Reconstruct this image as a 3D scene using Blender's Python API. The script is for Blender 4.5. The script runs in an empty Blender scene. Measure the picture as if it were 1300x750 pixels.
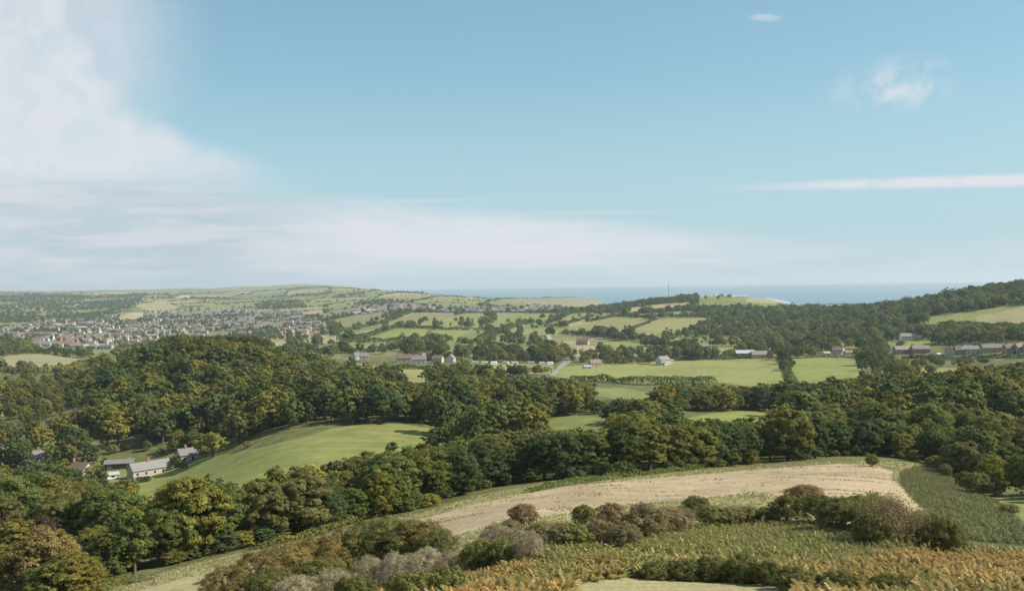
import bpy, math, random
import numpy as np
from mathutils import Matrix, Vector

rng = np.random.default_rng(7)
random.seed(7)
sc = bpy.context.scene
col = sc.collection

# ------------------------------------------------------------------ camera, world, sun, exposure
F = 1250.0                 # focal length in pixels of the 1300 px wide photograph
HY = 358.0                 # row of the true horizontal at the middle column
ROLL = 0.014
CAMZ = 190.0
PITCH = math.atan((375 - HY) / F)
f0 = np.array([0, math.cos(PITCH), -math.sin(PITCH)])
u0 = np.array([0, math.sin(PITCH), math.cos(PITCH)])
r0 = np.array([1.0, 0, 0])
CR = r0 * math.cos(ROLL) - u0 * math.sin(ROLL)
CU = u0 * math.cos(ROLL) + r0 * math.sin(ROLL)
CF = f0
CP = np.array([0, 0, CAMZ])

cam_data = bpy.data.cameras.new("camera")
cam = bpy.data.objects.new("camera", cam_data)
col.objects.link(cam)
cam_data.sensor_width = 36
cam_data.lens = F / 1300 * 36
cam_data.clip_start = 0.3
cam_data.clip_end = 90000
cam.matrix_world = Matrix(((CR[0], CU[0], -CF[0], CP[0]), (CR[1], CU[1], -CF[1], CP[1]),
                           (CR[2], CU[2], -CF[2], CP[2]), (0, 0, 0, 1)))
sc.camera = cam

SUN_EL = math.radians(41)
SUN_AZ = math.radians(92)          # clockwise from +Y (the view) towards +X (right)
sd = Vector((math.sin(SUN_AZ) * math.cos(SUN_EL), math.cos(SUN_AZ) * math.cos(SUN_EL), math.sin(SUN_EL)))
sl = bpy.data.lights.new("sun", 'SUN')
sl.energy = 5.0
sl.angle = math.radians(0.53)
sl.color = (1.0, 0.93, 0.80)
sun = bpy.data.objects.new("sun", sl)
col.objects.link(sun)
sun.rotation_euler = sd.to_track_quat('Z', 'Y').to_euler()

sc.view_settings.view_transform = 'Standard'
sc.view_settings.look = 'None'
sc.view_settings.gamma = 1.0
sc.view_settings.exposure = 0.5
sc.cycles.use_denoising = True
try:
    sc.cycles.denoiser = 'OPENIMAGEDENOISE'
    sc.cycles.denoising_prefilter = 'ACCURATE'
except Exception:
    pass
sc.cycles.max_bounces = 5
sc.cycles.diffuse_bounces = 3
sc.cycles.transmission_bounces = 3
sc.cycles.volume_bounces = 0
sc.cycles.transparent_max_bounces = 4
sc.cycles.caustics_reflective = False
sc.cycles.caustics_refractive = False


class NT:
    """small helper for node trees"""
    def __init__(s, tree):
        s.t = tree
        s.t.nodes.clear()

    def n(s, kind, **kw):
        nd = s.t.nodes.new(kind)
        for k, v in kw.items():
            if k[0] == '_':
                nd.inputs[int(k[1:]) if k[1:].isdigit() else k[1:].replace('_', ' ')].default_value = v
            else:
                setattr(nd, k, v)
        return nd

    def link(s, a, b):
        s.t.links.new(a, b)

    def m(s, op, a, b=None, c=None, clamp=False):
        nd = s.t.nodes.new('ShaderNodeMath')
        nd.operation = op
        nd.use_clamp = clamp
        for i, v in enumerate((a, b, c)):
            if v is None:
                continue
            if isinstance(v, (int, float)):
                nd.inputs[i].default_value = v
            else:
                s.link(v, nd.inputs[i])
        return nd.outputs[0]

    def sm(s, x, a, b):
        """smoothstep of x from a to b"""
        nd = s.t.nodes.new('ShaderNodeMapRange')
        nd.interpolation_type = 'SMOOTHSTEP'
        s.link(x, nd.inputs[0])
        nd.inputs[1].default_value, nd.inputs[2].default_value = a, b
        return nd.outputs[0]

    def noise(s, vec, scale, detail=4, rough=0.55, dist=0.0):
        nd = s.n('ShaderNodeTexNoise')
        nd.inputs['Scale'].default_value = scale
        nd.inputs['Detail'].default_value = detail
        nd.inputs['Roughness'].default_value = rough
        nd.inputs['Distortion'].default_value = dist
        if vec is not None:
            s.link(vec, nd.inputs['Vector'])
        return nd.outputs['Fac']

    def mix(s, fac, a, b, blend='MIX'):
        nd = s.t.nodes.new('ShaderNodeMix')
        nd.data_type = 'RGBA'
        nd.blend_type = blend
        for sock, v in ((nd.inputs[0], fac), (nd.inputs[6], a), (nd.inputs[7], b)):
            if isinstance(v, (int, float)):
                sock.default_value = v
            elif isinstance(v, tuple):
                sock.default_value = (*v, 1) if len(v) == 3 else v
            else:
                s.link(v, sock)
        return nd.outputs[2]

    def comb(s, x, y, z=0.0):
        nd = s.t.nodes.new('ShaderNodeCombineXYZ')
        for i, v in enumerate((x, y, z)):
            if isinstance(v, (int, float)):
                nd.inputs[i].default_value = v
            else:
                s.link(v, nd.inputs[i])
        return nd.outputs[0]


SKY_STRENGTH = 0.11
world = bpy.data.worlds.new("World")
sc.world = world
world.use_nodes = True
w = NT(world.node_tree)
tc = w.n('ShaderNodeTexCoord')
sep = w.n('ShaderNodeSeparateXYZ')
w.link(tc.outputs['Generated'], sep.inputs[0])
dx, dy, dz = sep.outputs
zc = w.m('MAXIMUM', dz, 0.012)
skyv = w.comb(dx, dy, zc)
sky = w.n('ShaderNodeTexSky')
sky.sky_type = 'NISHITA'
sky.sun_disc = False
sky.sun_elevation = SUN_EL
sky.sun_rotation = SUN_AZ
sky.altitude = 100
sky.air_density = 1.0
sky.dust_density = 0.3
sky.ozone_density = 2.0
w.link(skyv, sky.inputs[0])
gm = w.n('ShaderNodeGamma')
w.link(sky.outputs[0], gm.inputs[0])
gm.inputs[1].default_value = 0.62
skyc = w.mix(1.0, gm.outputs[0], (1.18, 1.57, 1.56), 'MULTIPLY')
skyc = w.mix(w.m('MULTIPLY', w.m('SUBTRACT', 1.0, w.sm(dz, 0.0, 0.22)), 0.85), skyc, (3.0, 4.1, 4.75))
# clouds: laid out over the sky's own directions (azimuth, elevation)
ys = w.m('MAXIMUM', dy, 0.05)
PX = w.m('MULTIPLY_ADD', w.m('DIVIDE', dx, ys), 1250.0, 650.0)
PYr = w.m('SUBTRACT', HY, w.m('MULTIPLY', w.m('DIVIDE', dz, ys), 1250.0))
PY = PYr
cv = w.comb(w.m('MULTIPLY', PX, 0.01), w.m('MULTIPLY', PY, 0.01))
cv_s = w.comb(w.m('MULTIPLY', PX, 0.0035), w.m('MULTIPLY', PY, 0.028))
n_big = w.noise(cv, 0.55, 5, 0.55, 0.4)
n_str = w.noise(cv_s, 1.4, 6, 0.6, 0.3)
n_fine = w.noise(cv, 2.2, 6, 0.62, 0.6)
wob = w.m('MULTIPLY', w.m('SUBTRACT', n_big, 0.5), 60.0)
wob2 = w.m('MULTIPLY', w.m('SUBTRACT', n_fine, 0.5), 26.0)


def add(*v):
    o = v[0]
    for k in v[1:]:
        o = w.m('ADD', o, k)
    return o


def ell(cx, cy, rx, ry, rot=0.0, wobble=1.0):
    """1 in the middle of a soft ellipse, 0 outside"""
    X = w.m('SUBTRACT', PX, float(cx))
    Y = w.m('SUBTRACT', add(PY, w.m('MULTIPLY', wob, wobble * 0.6)), float(cy))
    c, s_ = math.cos(rot), math.sin(rot)
    a = w.m('DIVIDE', add(w.m('MULTIPLY', X, c), w.m('MULTIPLY', Y, s_)), float(rx))
    b = w.m('DIVIDE', add(w.m('MULTIPLY', X, -s_), w.m('MULTIPLY', Y, c)), float(ry))
    d = w.m('SQRT', w.m('ADD', w.m('MULTIPLY', a, a), w.m('MULTIPLY', b, b)))
    return w.sm(d, 1.0, 0.0) if False else w.m('SUBTRACT', 1.0, w.sm(d, 0.25, 1.0))


# the big soft sheet in the left
edge = w.m('SUBTRACT', add(w.m('MULTIPLY', PY, 0.42), 125.0, w.m('MULTIPLY', w.sm(PY, 130.0, 225.0), 130.0), w.m('MULTIPLY', wob, 0.8), w.m('MULTIPLY', wob2, 1.6)), PX)     # >0 inside, diagonal edge
lm = w.m('MULTIPLY', w.sm(edge, -40.0, 55.0), w.m('SUBTRACT', 1.0, w.sm(add(PY, w.m('MULTIPLY', wob, 0.5)), 205.0, 262.0)))
left = w.m('MULTIPLY', lm, w.sm(n_big, 0.05, 0.42))
left = w.m('MAXIMUM', left, w.m('MULTIPLY', ell(60, 40, 240, 230, 0, 1.2), 0.75))
left = w.m('MULTIPLY', left, w.m('MULTIPLY_ADD', w.m('SUBTRACT', 1.0, w.sm(PX, 150.0, 340.0)), 0.28, 0.66))
left = w.m('MULTIPLY', left, w.m('MULTIPLY_ADD', w.sm(n_fine, 0.35, 0.6), 0.22, 0.82))
# the broad streaky veil low in the sky
top_edge = add(PY, w.m('MULTIPLY', wob2, 0.5), w.m('MULTIPLY', PX, -0.10))      # rises towards the left
veil = w.m('MULTIPLY', w.sm(top_edge, 195.0, 226.0), w.m('SUBTRACT', 1.0, w.sm(PX, 620.0, 1150.0)))
veil = w.m('MULTIPLY', veil, w.m('SUBTRACT', 1.0, w.sm(add(PY, w.m('MULTIPLY', wob2, 0.5)), 320.0, 362.0)))
veil = w.m('MULTIPLY', veil, w.m('MULTIPLY_ADD', w.sm(n_str, 0.34, 0.60), 0.40, 0.60))
core = w.m('MULTIPLY', ell(560, 308, 470, 36, 0.0, 0.5), w.m('MULTIPLY_ADD', w.sm(n_str, 0.3, 0.6), 0.55, 0.4))
low = w.m('MULTIPLY', w.m('MULTIPLY', w.sm(PYr, 318.0, 332.0), w.m('SUBTRACT', 1.0, w.sm(PX, 380.0, 620.0))), w.sm(n_fine, 0.40, 0.66))
low = w.m('MULTIPLY', low, 0.6)
haz = w.m('MULTIPLY', w.sm(PYr, 285.0, 352.0), w.m('MULTIPLY_ADD', w.sm(n_str, 0.3, 0.7), 0.32, 0.22))
streak = w.m('MULTIPLY', ell(1290, 238, 440, 11, -0.012, 0.06), w.m('MULTIPLY_ADD', w.sm(n_fine, 0.3, 0.6), 0.5, 0.5))
streak = w.m('MULTIPLY', streak, 1.25, None, True)
puff = w.m('MULTIPLY', ell(1140, 116, 105, 46, -0.15, 0.6), w.sm(n_fine, 0.36, 0.66))
tiny = w.m('MULTIPLY', ell(975, 29, 28, 7, 0.05, 0.1), 0.45)
thin = w.m('MULTIPLY', ell(530, 253, 150, 3.5, 0.0, 0.03), 0.3)
thin2 = w.m('MULTIPLY', ell(760, 271, 150, 3.5, 0.0, 0.03), 0.3)
streak3 = w.m('MULTIPLY', ell(850, 334, 330, 5.0, -0.012, 0.05), 0.32)
cl = left
for k in (veil, core, low, haz, streak, w.m('MULTIPLY', puff, 0.8), tiny, thin, thin2, streak3):
    cl = w.m('SUBTRACT', 1.0, w.m('MULTIPLY', w.m('SUBTRACT', 1.0, cl), w.m('SUBTRACT', 1.0, k)))
cl = w.m('MULTIPLY', cl, w.sm(dy, 0.05, 0.2))
cl = w.m('MULTIPLY', cl, 0.9, None, True)
shade = w.m('MULTIPLY', w.sm(add(PY, wob2), 195.0, 250.0), w.m('SUBTRACT', 1.0, w.sm(PX, 250.0, 520.0)))
shade = w.m('MULTIPLY', shade, w.m('MULTIPLY_ADD', w.sm(n_str, 0.62, 0.38), 0.6, 0.4))
cloudc = w.mix(shade, (4.95, 5.05, 5.3), (3.45, 3.85, 4.3))
fin = w.mix(cl, skyc, cloudc)
bg = w.n('ShaderNodeBackground', _Strength=SKY_STRENGTH)
w.link(fin, bg.inputs[0])
out = w.n('ShaderNodeOutputWorld')
w.link(bg.outputs[0], out.inputs[0])


# ------------------------------------------------------------------ helpers
def tag(o, label=None, cat=None, group=None, kind=None):
    if label: o['label'] = label
    if cat: o['category'] = cat
    if group: o['group'] = group
    if kind: o['kind'] = kind
    return o


def empty(name, loc, rz=0.0, scale=(1, 1, 1)):
    o = bpy.data.objects.new(name, None)
    o.empty_display_size = 1
    col.objects.link(o)
    o.location = loc
    o.rotation_euler = (0, 0, rz)
    o.scale = scale
    return o


def mesh_np(name, verts, faces, mats=(), smooth=False, matidx=None, attrs=None):
    """faces: (n,3) or (n,4) int array, or list of such arrays"""
    me = bpy.data.meshes.new(name)
    verts = np.asarray(verts, dtype=np.float32)
    if not isinstance(faces, list):
        faces = [faces]
    faces = [np.asarray(f, dtype=np.int32) for f in faces if len(f)]
    nf = sum(len(f) for f in faces)
    nl = sum(f.size for f in faces)
    me.vertices.add(len(verts))
    me.vertices.foreach_set('co', verts.ravel())
    me.loops.add(nl)
    me.loops.foreach_set('vertex_index', np.concatenate([f.ravel() for f in faces]))
    me.polygons.add(nf)
    tot = np.concatenate([np.full(len(f), f.shape[1], np.int32) for f in faces])
    st = np.concatenate([[0], np.cumsum(tot)[:-1]]).astype(np.int32)
    me.polygons.foreach_set('loop_start', st)
    me.polygons.foreach_set('use_smooth', np.full(nf, bool(smooth)))
    for m in mats:
        me.materials.append(m)
    if matidx is not None:
        me.polygons.foreach_set('material_index', np.asarray(matidx, dtype=np.int32))
    me.update(calc_edges=True)
    for k, (dom, typ, data) in (attrs or {}).items():
        a = me.attributes.new(k, typ, dom)
        a.data.foreach_set('color' if 'COLOR' in typ else 'value', np.asarray(data, np.float32).ravel())
    return me


def link(name, me, parent=None, loc=None):
    o = bpy.data.objects.new(name, me)
    col.objects.link(o)
    if parent is not None:
        o.parent = parent
    if loc is not None:
        o.location = loc
    return o


class MB:
    """collects boxes, prisms and tubes into one mesh"""
    def __init__(s):
        s.v, s.f4, s.f3 = [], [], []
        s.n = 0

    def pts(s, P):
        b = s.n
        s.v.extend([tuple(p) for p in P])
        s.n += len(P)
        return b

    def box(s, x0, x1, y0, y1, z0, z1):
        b = s.pts([(x0, y0, z0), (x1, y0, z0), (x1, y1, z0), (x0, y1, z0), (x0, y0, z1), (x1, y0, z1), (x1, y1, z1), (x0, y1, z1)])
        for q in ((0, 3, 2, 1), (4, 5, 6, 7), (0, 1, 5, 4), (1, 2, 6, 5), (2, 3, 7, 6), (3, 0, 4, 7)):
            s.f4.append([b + i for i in q])

    def gable(s, x0, x1, y0, y1, z0, z1):
        """a solid with ridge along x, used under the roof"""
        ym = (y0 + y1) / 2
        b = s.pts([(x0, y0, z0), (x0, y1, z0), (x0, ym, z1), (x1, y0, z0), (x1, y1, z0), (x1, ym, z1)])
        s.f3 += [[b, b + 2, b + 1], [b + 3, b + 4, b + 5]]

    def roof(s, x0, x1, y0, y1, z0, z1, t=0.18, hip=0.0):
        ym = (y0 + y1) / 2
        for dz in (0, -t):
            pass
        A = [(x0, y0, z0), (x1, y0, z0), (x1 - hip, ym, z1), (x0 + hip, ym, z1), (x0, y1, z0), (x1, y1, z0)]
        b = s.pts(A + [(x, y, z - t) for x, y, z in A])
        s.f4 += [[b, b + 1, b + 2, b + 3], [b + 3, b + 2, b + 5, b + 4], [b + 6, b + 9, b + 8, b + 7], [b + 9, b + 10, b + 11, b + 8],
                 [b, b + 6, b + 7, b + 1], [b + 4, b + 5, b + 11, b + 10]]
        if hip > 0:
            s.f3 += [[b, b + 3, b + 4], [b + 1, b + 5, b + 2]]
        else:
            s.f4 += [[b, b + 3, b + 9, b + 6], [b + 3, b + 4, b + 10, b + 9], [b + 1, b + 7, b + 8, b + 2], [b + 2, b + 8, b + 11, b + 5]]

    def tube(s, p, q, r0, r1, n=6):
        p, q = np.array(p, float), np.array(q, float)
        d = q - p
        d /= np.linalg.norm(d) + 1e-9
        a = np.cross(d, (0, 0, 1.0) if abs(d[2]) < 0.9 else (1.0, 0, 0))
        a /= np.linalg.norm(a)
        c = np.cross(d, a)
        P = []
        for (o, r) in ((p, r0), (q, r1)):
            for k in range(n):
                t = 2 * math.pi * k / n
                P.append(o + r * (math.cos(t) * a + math.sin(t) * c))
        b = s.pts(P)
        for k in range(n):
            s.f4.append([b + k, b + (k + 1) % n, b + n + (k + 1) % n, b + n + k])

    def mesh(s, name, mats, smooth=False):
        return mesh_np(name, s.v, [np.array(s.f4, np.int32).reshape(-1, 4), np.array(s.f3, np.int32).reshape(-1, 3)], mats, smooth)

    def build(s, name, mat, parent=None, smooth=False):
        return link(name, s.mesh(name, [mat], smooth), parent)


# ------------------------------------------------------------------ terrain heights
def hpx(px):
    return HY - math.tan(ROLL) * (px - 650)


CT = []   # (u, Y, zrel)


def vis(px, seq):
    for py, Y in seq:
        u = (px - 650) / F
        CT.append((u, Y, -(py - hpx(px)) / F * Y))


def hid(px, seq):
    for z, Y in seq:
        CT.append(((px - 650) / F, Y, z))


for px in (-800, -400, -50, 250, 500, 700, 900, 1150, 1400, 1750, 2100):
    hid(px, [(-2.0, 2), (-4.6, 10), (-11.2, 29), (-16.4, 48)])
for px in (-800, -400, -150):
    hid(px, [(-23, 62), (-42, 125), (-60, 240), (-81, 450), (-79, 650), (-73, 1000), (-95, 1700), (-104, 2800), (-80, 4700), (-30, 7500), (-70, 13000)])
for px in (1450, 1750, 2100):
    hid(px, [(-20, 60), (-29, 125), (-40, 230), (-52, 420), (-57, 740), (-45, 1050), (-18, 1350), (-2, 1560), (-70, 2500), (-195, 4000), (-200, 9000), (-200, 13000)])
# left column
hid(50, [(-22, 60), (-58, 255)])
vis(50, [(755, 125), (592, 440), (520, 650), (462, 1000), (452, 1150), (444, 1400), (428, 2000), (415, 2700), (404, 3600), (391, 4700), (379, 6500), (372, 8500)])
hid(50, [(-60, 13000)])
hid(200, [(-21.5, 60)])
vis(200, [(735, 113), (722, 128), (665, 225), (625, 350), (602, 415), (560, 480), (525, 560), (478, 670), (455, 735)])
hid(200, [(-80, 980)])
vis(200, [(436, 1900), (420, 2500), (407, 3200), (394, 4300), (381, 5600), (375, 6800)])
hid(200, [(-70, 8200), (-40, 10000), (-60, 13000)])
hid(270, [(-42, 745), (-44, 700), (-72, 950)])
hid(225, [(-46, 700)])
hid(320, [(-48, 705)])
hid(110, [(-73, 600), (-73, 700), (-78, 820)])
vis(350, [(750, 93), (693, 138), (645, 230), (610, 300), (565, 370), (545, 420), (505, 560), (475, 690)])
hid(350, [(-22, 62), (-80, 900)])
vis(350, [(440, 1400), (424, 2100), (401, 3400), (389, 4500), (378, 6300), (366, 9500)])
vis(390, [(361.0, 10500)])
vis(300, [(366.5, 9800)])
vis(460, [(368, 9500)])
hid(370, [(-60, 13000)])
vis(500, [(742, 94), (692, 119), (662, 148), (625, 235), (590, 320), (556, 378), (541, 412), (505, 560), (478, 840), (455, 1060), (440, 1300), (430, 1500), (418, 1780), (405, 2250), (398, 2650), (390, 3300), (381, 4500), (371.5, 6600)])
hid(500, [(-21, 62), (-120, 8500), (-200, 10500), (-200, 13000)])
vis(430, [(367.5, 6800)])
vis(650, [(750, 63), (700, 85), (652, 125), (634, 160), (618, 190), (580, 320), (548, 410), (505, 600), (484, 760), (467, 930), (455, 1100), (440, 1350), (430, 1520), (420, 1750), (410, 2080), (400, 2500), (393, 3200), (386, 4200), (379, 5600)])
hid(650, [(-190, 7600), (-200, 9000), (-200, 13000)])
vis(750, [(379.5, 5500)])
hid(750, [(-190, 7000)])
vis(800, [(747, 62), (700, 81), (670, 104), (640, 140), (604, 196), (562, 300), (526, 440), (503, 600), (488, 730), (470, 900), (460, 1010), (445, 1200), (432, 1430), (418, 1650), (404, 2000), (396, 2300), (388, 2700)])
hid(800, [(-85, 3200), (-130, 3900), (-200, 4800), (-205, 6000), (-205, 9000), (-205, 13000)])
vis(880, [(378, 2700)])
vis(950, [(738, 65), (690, 88), (650, 124), (592, 224), (562, 325), (527, 455), (508, 590), (490, 735), (470, 890), (458, 1010), (445, 1180), (430, 1400), (414, 1660), (399, 1980), (386, 2300), (378, 2650)])
hid(950, [(-100, 3300), (-200, 4500), (-205, 6000), (-205, 13000)])
vis(1100, [(733, 65), (682, 88), (640, 118), (600, 190), (587, 225), (572, 280), (540, 400), (511, 560), (490, 690), (471, 820), (452, 990), (440, 1130), (425, 1300), (411, 1480), (401, 1600), (395, 1710)])
hid(1100, [(-90, 2300), (-200, 3500), (-205, 6000), (-205, 13000)])
vis(1250, [(737, 61), (692, 93), (660, 124), (630, 168), (600, 228), (560, 305), (520, 420), (490, 580), (470, 740), (452, 890), (431, 1050), (412, 1190), (392, 1350), (380, 1480), (371, 1580)])
hid(1250, [(-75, 2200), (-200, 3500), (-205, 6000), (-205, 13000)])
CT = np.array(CT)


def feat(u, Y):
    return np.stack([np.asarray(u) * 2.2, np.log(np.asarray(Y))], -1)


def phi(r):
    return np.where(r > 0, r * r * np.log(r + 1e-12), 0.0)


P = feat(CT[:, 0], CT[:, 1])
K = phi(np.linalg.norm(P[:, None] - P[None], axis=2)) + np.eye(len(P)) * 2e-4
Q = np.hstack([np.ones((len(P), 1)), P])
A_ = np.block([[K, Q], [Q.T, np.zeros((3, 3))]])
sol = np.linalg.solve(A_, np.concatenate([CT[:, 2], np.zeros(3)]))
GU = np.linspace(-1.2, 1.2, 241)
GL = np.linspace(math.log(1.8), math.log(14000), 420)
gu, gl = np.meshgrid(GU, GL, indexing='ij')
gp = np.stack([gu * 2.2, gl], -1).reshape(-1, 2)
zz = np.empty(len(gp))
for i in range(0, len(gp), 20000):
    q = gp[i:i + 20000]
    zz[i:i + 20000] = phi(np.linalg.norm(q[:, None] - P[None], axis=2)) @ sol[:len(P)] + np.hstack([np.ones((len(q), 1)), q]) @ sol[len(P):]
GZ = zz.reshape(gu.shape)


def vnoise(x, y, seed=0):
    """smooth value noise"""
    xi, yi = np.floor(x).astype(np.int64), np.floor(y).astype(np.int64)
    xf, yf = x - xi, y - yi
    xf, yf = xf * xf * (3 - 2 * xf), yf * yf * (3 - 2 * yf)

    def h(a, b):
        v = np.sin((a * 127.1 + b * 311.7 + seed * 74.7)) * 43758.5453
        return v - np.floor(v)
    return (h(xi, yi) * (1 - xf) * (1 - yf) + h(xi + 1, yi) * xf * (1 - yf) + h(xi, yi + 1) * (1 - xf) * yf + h(xi + 1, yi + 1) * xf * yf) * 2 - 1


def ground(x, y):
    x, y = np.asarray(x, float), np.asarray(y, float)
    u = np.clip(x / y, -1.2, 1.2)
    l = np.log(np.clip(y, 1.8, 14000))
    a = (u + 1.2) / (GU[1] - GU[0])
    b = (l - GL[0]) / (GL[1] - GL[0])
    ai = np.clip(a.astype(int), 0, len(GU) - 2)
    bi = np.clip(b.astype(int), 0, len(GL) - 2)
    af, bf = a - ai, b - bi
    z = GZ[ai, bi] * (1 - af) * (1 - bf) + GZ[ai + 1, bi] * af * (1 - bf) + GZ[ai, bi + 1] * (1 - af) * bf + GZ[ai + 1, bi + 1] * af * bf
    n = vnoise(x / 60, y / 60, 1) * np.clip(y / 900, 0.0, 1.2) + vnoise(x / 14, y / 14, 2) * 0.22 * np.clip(y / 60 - .5, 0, 1) + vnoise(x / 260, y / 260, 3) * np.clip(y / 700 - 2, 0, 5) * 1.3
    far = np.clip((y - 3500) / 3000, 0, 1)
    n = n + far * (vnoise(x / 700, y / 700, 5) * 14 + vnoise(x / 1500, y / 1500, 6) * 10) * np.clip((z + 190) / 90, 0, 1)
    return z + n + CAMZ


def project(x, y, z):
    d = np.stack([np.asarray(x, float), np.asarray(y, float), np.asarray(z, float) - CAMZ], -1)
    dep = d @ CF
    return 650 + F * (d @ CR) / dep, 375 - F * (d @ CU) / dep


TS = np.exp(np.linspace(math.log(40), math.log(12000), 2600))


def at(px, py, ymin=40, ymax=12000):
    """the point of the terrain seen in the photograph at this place, first hit beyond ymin"""
    d = CF + CR * (px - 650) / F + CU * (375 - py) / F
    t = TS[(TS * d[1] >= ymin) & (TS * d[1] <= ymax)]
    p = t[:, None] * d
    g = ground(p[:, 0], p[:, 1]) - CAMZ
    below = np.nonzero(p[:, 2] < g)[0]
    k = below[0] if len(below) else int(np.argmin(np.abs(p[:, 2] - g)))
    x, y = p[k, 0], p[k, 1]
    return np.array([x, y, float(ground(x, y))])


def inpoly(px, py, poly):
    poly = np.asarray(poly, float)
    inside = np.zeros(np.shape(px), bool)
    j = len(poly) - 1
    for i in range(len(poly)):
        xi, yi = poly[i]
        xj, yj = poly[j]
        c = ((yi > py) != (yj > py)) & (px < (xj - xi) * (py - yi) / ((yj - yi) + 1e-12) + xi)
        inside ^= c
        j = i
    return inside


def z1(*p): return [(x / 3.939, 350 + y / 3.941) for x, y in p]
def z2(*p): return [(325 + x / 3.939, 350 + y / 3.941) for x, y in p]
def z3(*p): return [(650 + x / 3.939, 350 + y / 3.941) for x, y in p]
def z4(*p): return [(970 + x / 3.939, 340 + y / 3.941) for x, y in p]
def z6(*p): return [(325 + x / 3, 500 + y / 3) for x, y in p]
def z7(*p): return [(650 + x / 3, 500 + y / 3) for x, y in p]
def z8(*p): return [(970 + x / 3, 500 + y / 3) for x, y in p]


def fieldcell(X, Y, sx, sy):
    a = X / sx + 0.35 * np.sin(Y / (sy * 1.3) + 1.0) + 0.15 * vnoise(X / sx, Y / sy, 50)
    b = Y / sy + 0.3 * np.sin(X / (sx * 1.6)) + 0.12 * X / sx
    fa, fb = np.floor(a), np.floor(b)
    h = np.sin(fa * 127.1 + fb * 311.7) * 43758.5453
    h = h - np.floor(h)
    d = np.minimum(np.abs(a - np.round(a)) * sx, np.abs(b - np.round(b)) * sy)
    return h, d


# ------------------------------------------------------------------ land use: (name, poly, ymin, ymax, albedo, texture)
G_PAST = (0.175, 0.195, 0.058)
G_YEL = (0.215, 0.215, 0.075)
G_OLI = (0.190, 0.170, 0.080)
TAN = (0.36, 0.27, 0.155)
PINK = (0.38, 0.28, 0.19)
LU = []


def lu(name, poly, ymin, ymax, c, tex=0):
    LU.append((name, poly, ymin, ymax, c, tex))


lu('grass_strip', [(120, 775), (120, 752), (200, 728), (272, 708), (330, 697), (402, 681), (452, 667), (502, 657), (545, 648), (602, 629), (652, 620), (702, 610), (762, 604), (852, 598), (902, 594), (952, 591), (1000, 588), (1060, 585), (1120, 584), (1180, 590), (1200, 600), (1140, 605), (1142, 615), (1168, 640), (1200, 667), (1185, 680), (1100, 690), (1000, 670), (900, 678), (760, 690), (690, 700), (590, 710), (560, 730), (420, 760), (300, 790)], 60, 270, (0.29, 0.275, 0.11), 4)
lu('hay_field', [(515, 664), (600, 641), (660, 628), (720, 617), (850, 605), (950, 597), (1000, 593), (1060, 589), (1108, 589), (1135, 599), (1130, 606), (1143, 618), (1163, 640), (1196, 663), (1182, 664), (1120, 642), (1050, 634), (960, 624), (880, 634), (800, 640), (730, 650), (640, 662), (590, 677), (540, 690), (480, 700), (500, 675)], 100, 250, (0.43, 0.325, 0.21), 1)
lu('hay_strip', [(120, 772), (165, 752), (235, 733), (275, 722), (330, 708), (420, 690), (470, 690), (400, 715), (300, 745), (240, 775)], 70, 200, (0.37, 0.31, 0.165), 1)
lu('bracken_slope', [(1143, 600), (1165, 592), (1180, 591), (1222, 616), (1268, 638), (1300, 668), (1400, 690), (1400, 760), (1230, 720), (1204, 673), (1199, 664), (1166, 640), (1146, 617)], 90, 240, (0.07, 0.085, 0.03), 2)
lu('grass_track', [(1262, 625), (1300, 634), (1420, 660), (1420, 690), (1300, 662), (1272, 640)], 90, 300, G_PAST)
lu('footpath', [(715, 775), (722, 748), (745, 738), (790, 733), (850, 734), (920, 739), (985, 742), (1012, 752), (1012, 790), (715, 790)], 40, 75, (0.34, 0.30, 0.155), 1)
lu('pasture', [(162, 622), (175, 612), (215, 596), (265, 580), (330, 568), (380, 556), (420, 544), (460, 538), (505, 537), (555, 545), (560, 562), (520, 590), (420, 612), (300, 650), (200, 650), (170, 632)], 270, 450, (0.185, 0.205, 0.055), 3)
lu('meadow', [(690, 535), (715, 528), (745, 527), (775, 533), (762, 548), (690, 548)], 330, 560, G_PAST)
lu('meadow', [(864, 532), (905, 524), (935, 521), (990, 522), (980, 534), (930, 545), (880, 545)], 330, 620, (0.20, 0.22, 0.055))
lu('meadow', [(744, 493), (790, 492), (835, 500), (832, 507), (790, 508), (750, 500)], 560, 900, G_PAST)
lu('meadow', z4((590, 503), (770, 500), (965, 497), (960, 525), (600, 525)), 450, 900, (0.22, 0.22, 0.06))
lu('pasture', z3((200, 500), (245, 455), (330, 448), (430, 440), (640, 430), (820, 425), (1000, 420), (1180, 414), (1300, 425), (1345, 440), (1390, 590), (1250, 560), (1050, 535), (900, 530), (640, 540), (400, 520), (300, 520)), 720, 1100, (0.215, 0.225, 0.070), 3)
lu('pasture', z4((115, 456), (250, 450), (450, 452), (490, 520), (470, 580), (150, 590)), 720, 1080, (0.19, 0.22, 0.058), 3)
lu('caravan_field', [(618, 463), (650, 461), (702, 463), (706, 474), (640, 476), (620, 474)], 700, 1000, G_YEL)
lu('meadow', z2((430, 435), (470, 430), (600, 450), (600, 480), (640, 480), (700, 468), (880, 472), (925, 500), (850, 545), (720, 545), (600, 500), (520, 490), (460, 460)), 700, 1050, (0.235, 0.225, 0.085))
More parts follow.
